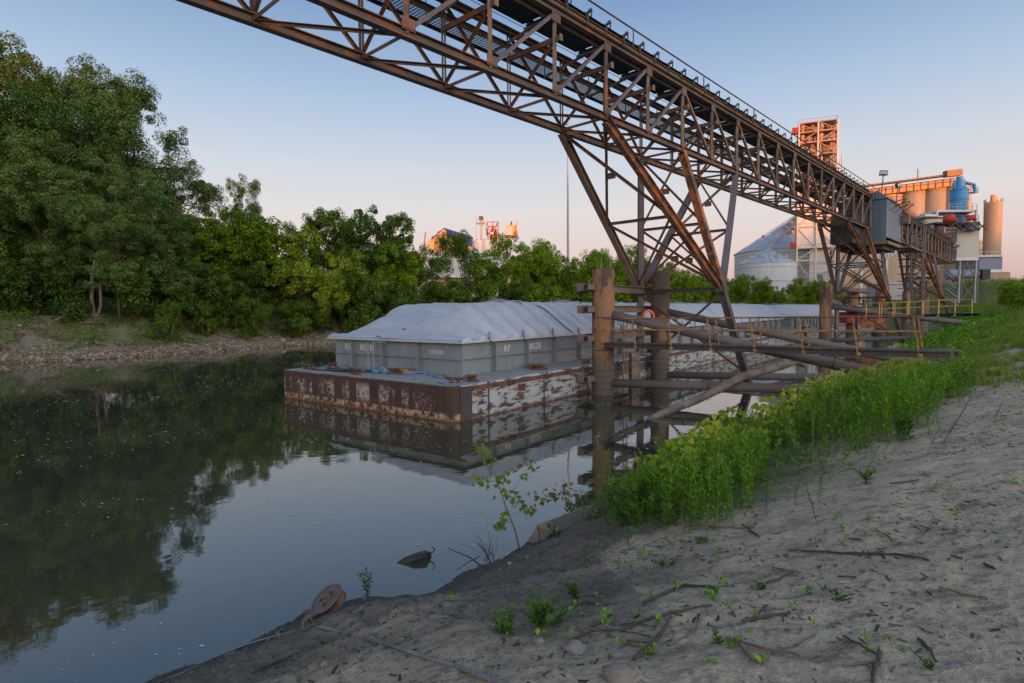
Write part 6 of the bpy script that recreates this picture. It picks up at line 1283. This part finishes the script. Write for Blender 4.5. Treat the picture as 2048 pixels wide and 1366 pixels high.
# -- sticks
ST = [
 ([(1576,1106),(1620,1108),(1662,1106)], .010, 'dead_wood', 'flat bark strip at the left end of the long straight stick'),
 ([(1655,1108),(1720,1111),(1790,1112),(1858,1124)], .011, 'dead_wood', 'long nearly straight dark stick lying across the open sand'),
 ([(1288,1212),(1330,1190),(1368,1174),(1430,1180)], .013, 'dead_wood', 'thick bent dark stick with an elbow in the middle of the sand'),
 ([(1240,1270),(1285,1245),(1340,1230),(1425,1216)], .010, 'dead_wood', 'dark forked branch running up to the right on the sand'),
 ([(1268,1325),(1300,1295),(1332,1262),(1342,1238)], .013, 'dead_wood', 'thick dark stick below the forked branch'),
 ([(1165,1258),(1215,1270),(1265,1295),(1300,1300),(1350,1290),(1390,1265),(1403,1230)], .006, 'pale_twig', 'long reddish twig curving in a wide arc over the other sticks'),
 ([(1125,1320),(1145,1285),(1185,1265),(1240,1266),(1300,1278)], .006, 'dead_wood', 'thin arched twig left of the crossing sticks'),
 ([(1250,1282),(1275,1285),(1298,1286)], .006, 'pale_twig', 'short thin twig between the crossing sticks'),
 ([(1238,1253),(1270,1248),(1296,1256)], .006, 'dead_wood', 'short curved side twig above the forked branch'),
 ([(1484,1247),(1530,1240),(1578,1233)], .013, 'dead_wood', 'short stout brown stick right of the crossing sticks'),
 ([(1533,1171),(1560,1160),(1590,1148)], .010, 'dead_wood', 'short dark stick pointing up right in the middle of the sand'),
 ([(1543,1138),(1570,1145),(1602,1149)], .009, 'pale_twig', 'short orange brown stick crossing the end of a dark one'),
 ([(1455,1280),(1520,1300),(1600,1320),(1640,1315),(1695,1284)], .009, 'pale_twig', 'long curved pale twig near the bottom of the picture'),
 ([(1470,1282),(1495,1315),(1516,1330),(1545,1312)], .009, 'pale_twig', 'kinked pale twig joining the long curved one'),
 ([(1590,1295),(1632,1276)], .005, 'pale_twig', 'thin straight straw above the long curved pale twig'),
 ([(1686,1276),(1720,1298),(1752,1312)], .006, 'dead_wood', 'thin dark twig right of the long curved pale twig'),
 ([(1758,1306),(1752,1340),(1744,1372)], .012, 'dead_wood', 'dark stick standing out at the bottom edge'),
 ([(1708,1334),(1745,1330),(1775,1328)], .010, 'pale_twig', 'short tan stick under the dark one at the bottom edge'),
 ([(1836,1284),(1858,1304),(1872,1332)], .009, 'dead_wood', 'curved grey stick near the bottom right'),
 ([(1700,1082),(1722,1083)], .010, 'dead_wood', 'tiny dark stick above the long straight one'),
 ([(1780,970),(1820,965),(1838,962)], .009, 'dead_wood', 'forked twig on the sand at the right'),
 ([(1752,1062),(1778,1078),(1785,1086)], .006, 'dead_wood', 'small curved twig above the long straight stick'),
 ([(1390,1054),(1450,1058),(1508,1058)], .012, 'pale_twig', 'brown branch lying at the foot of the tall front weeds'),
 ([(1485,1052),(1505,1068),(1518,1076)], .011, 'dead_wood', 'short stub crossing the branch at the foot of the weeds'),
 ([(1150,1194),(1190,1190),(1222,1184)], .006, 'pale_twig', 'straight thin twig right of the small seedling'),
 ([(1148,1206),(1170,1209),(1192,1211)], .007, 'dead_wood', 'short black twig below the straight thin one'),
 ([(505,1350),(550,1330),(600,1308)], .011, 'dead_wood', 'dark stick pressed into the mud at the bottom left'),
 ([(1968,1136),(1990,1144)], .012, 'dead_wood', 'short dark stick near the right edge'),
 ([(1900,1118),(1925,1121)], .010, 'dead_wood', 'short brown stick right of the long straight one'),
 ([(1660,1012),(1665,1030),(1700,1052),(1712,1058)], .0, 'dead_wood', None),
 ([(1675,1156),(1712,1159)], .006, 'dead_wood', 'thin short twig below the long straight stick'),
 ([(1880,1180),(1940,1196),(1975,1203)], .008, 'pale_twig', 'brown twig in the litter at the right'),
]
for pix, r, mat, lab in ST:
    if not lab: continue
    P = [hit(x_, y_)+Vector((0,0,r*.8+.004)) for x_, y_ in pix]; Q = []
    for i in range(len(P)-1):
        for k in range(4): Q.append(P[i].lerp(P[i+1], k/4)+Vector((random.gauss(0,.004), random.gauss(0,.004), abs(random.gauss(0,.003)))))
    Q.append(P[-1]); n = len(Q); mb = MB(); mb.tube(Q, [r*(1-.45*abs(i/(n-1)-.4))*(1+random.gauss(0,.08)) for i in range(n)], 7, jit=.15); tag(mb.build('stick', mat), lab, 'stick')
nt_ = 2600; x, y, z, dn = sample(nt_*8, -62, 0, 36, 96, lambda x,y,z,dn,df: (df > 2.2) & (df < 9) & (fbm(x*.4+7,y*.4,3) > .5)); n = len(x); a = rng.random(n)*6.28; L = .15+.55*rng.random(n)**2; D = np.stack([np.cos(a)*L, np.sin(a)*L, rng.normal(.05,.14,n)],-1); W2 = np.stack([np.zeros(n),np.zeros(n),np.full(n,.016)],-1); P = np.column_stack([x,y,z+.05+.1*rng.random(n)])
stuff('dry_twigs', np.stack([P-D-W2,P+D-W2*.3,P+D+W2*.3,P-D+W2],1).reshape(-1,3), np.arange(n*4).reshape(n,4), 'pale_twig')
# -- driftwood tangles on the far bank
def brush(px, py, n, L, label, Y=None):
    p = hit(px, py); t = thing('brush_pile', label, 'driftwood', p); r = random.Random(px)
    for i in range(n):
        a = r.uniform(0, 6.28); l = L*r.uniform(.4,1); b = p+Vector((r.gauss(0,L*.25), r.gauss(0,.4), .1)); e = b+Vector((math.cos(a)*l, math.sin(a)*l*.3, r.uniform(-.15,.45)*l)); mb = MB(); mb.tube([b, b.lerp(e,.5)+Vector((0,0,r.uniform(0,.2)*l)), e], [.05*r.uniform(.5,1.5),.04,.012], 5); mb.build('branch', 'pale_twig', t)
for px, py, n, L, lab in ((285,672,26,2.6,'tangle of bare pale roots on the far gravel bank'), (100,678,12,3.0,'scattered dry branches low on the far left bank'), (520,640,18,4.0,'fallen bare branches under the shrubs left of the barge'), (165,652,14,2.4,'dry brush behind the gravel bar at the left'), (60,650,16,3.2,'heap of dry brush under the trees at the far left'), (350,650,18,3.0,'dry roots hanging from the earth bank in the middle of the far shore'), (450,655,16,3.2,'dry branches strewn on the earth bank left of the barge'), (590,655,14,3.0,'low dry brush at the far waterline beside the barge'), (640,620,12,4.0,'bare twiggy deadfall just above the stern of the barge'), (395,660,10,2.5,'pale sticks standing in the far bank shallows')): brush(px, py, n, L, lab)
# leaning bare trunk at the far bank
p = hit(190, 640); t = thing('bare_trunk', 'pale leaning forked trunk at the edge of the far bank', 'trunk', p)
for path, r0 in (([(190,640),(183,600),(184,560),(190,520)], .22), ([(192,640),(202,610),(200,570)], .15), ([(190,640),(175,615),(165,590)], .12)):
    mb = MB(); pts = [at(x_,y_,p.y+.2*i) for i, (x_,y_) in enumerate(path)]; mb.tube(pts, [r0*(1-.15*i) for i in range(len(pts))], 8, jit=.1); mb.build('stem', 'pale_twig', t)
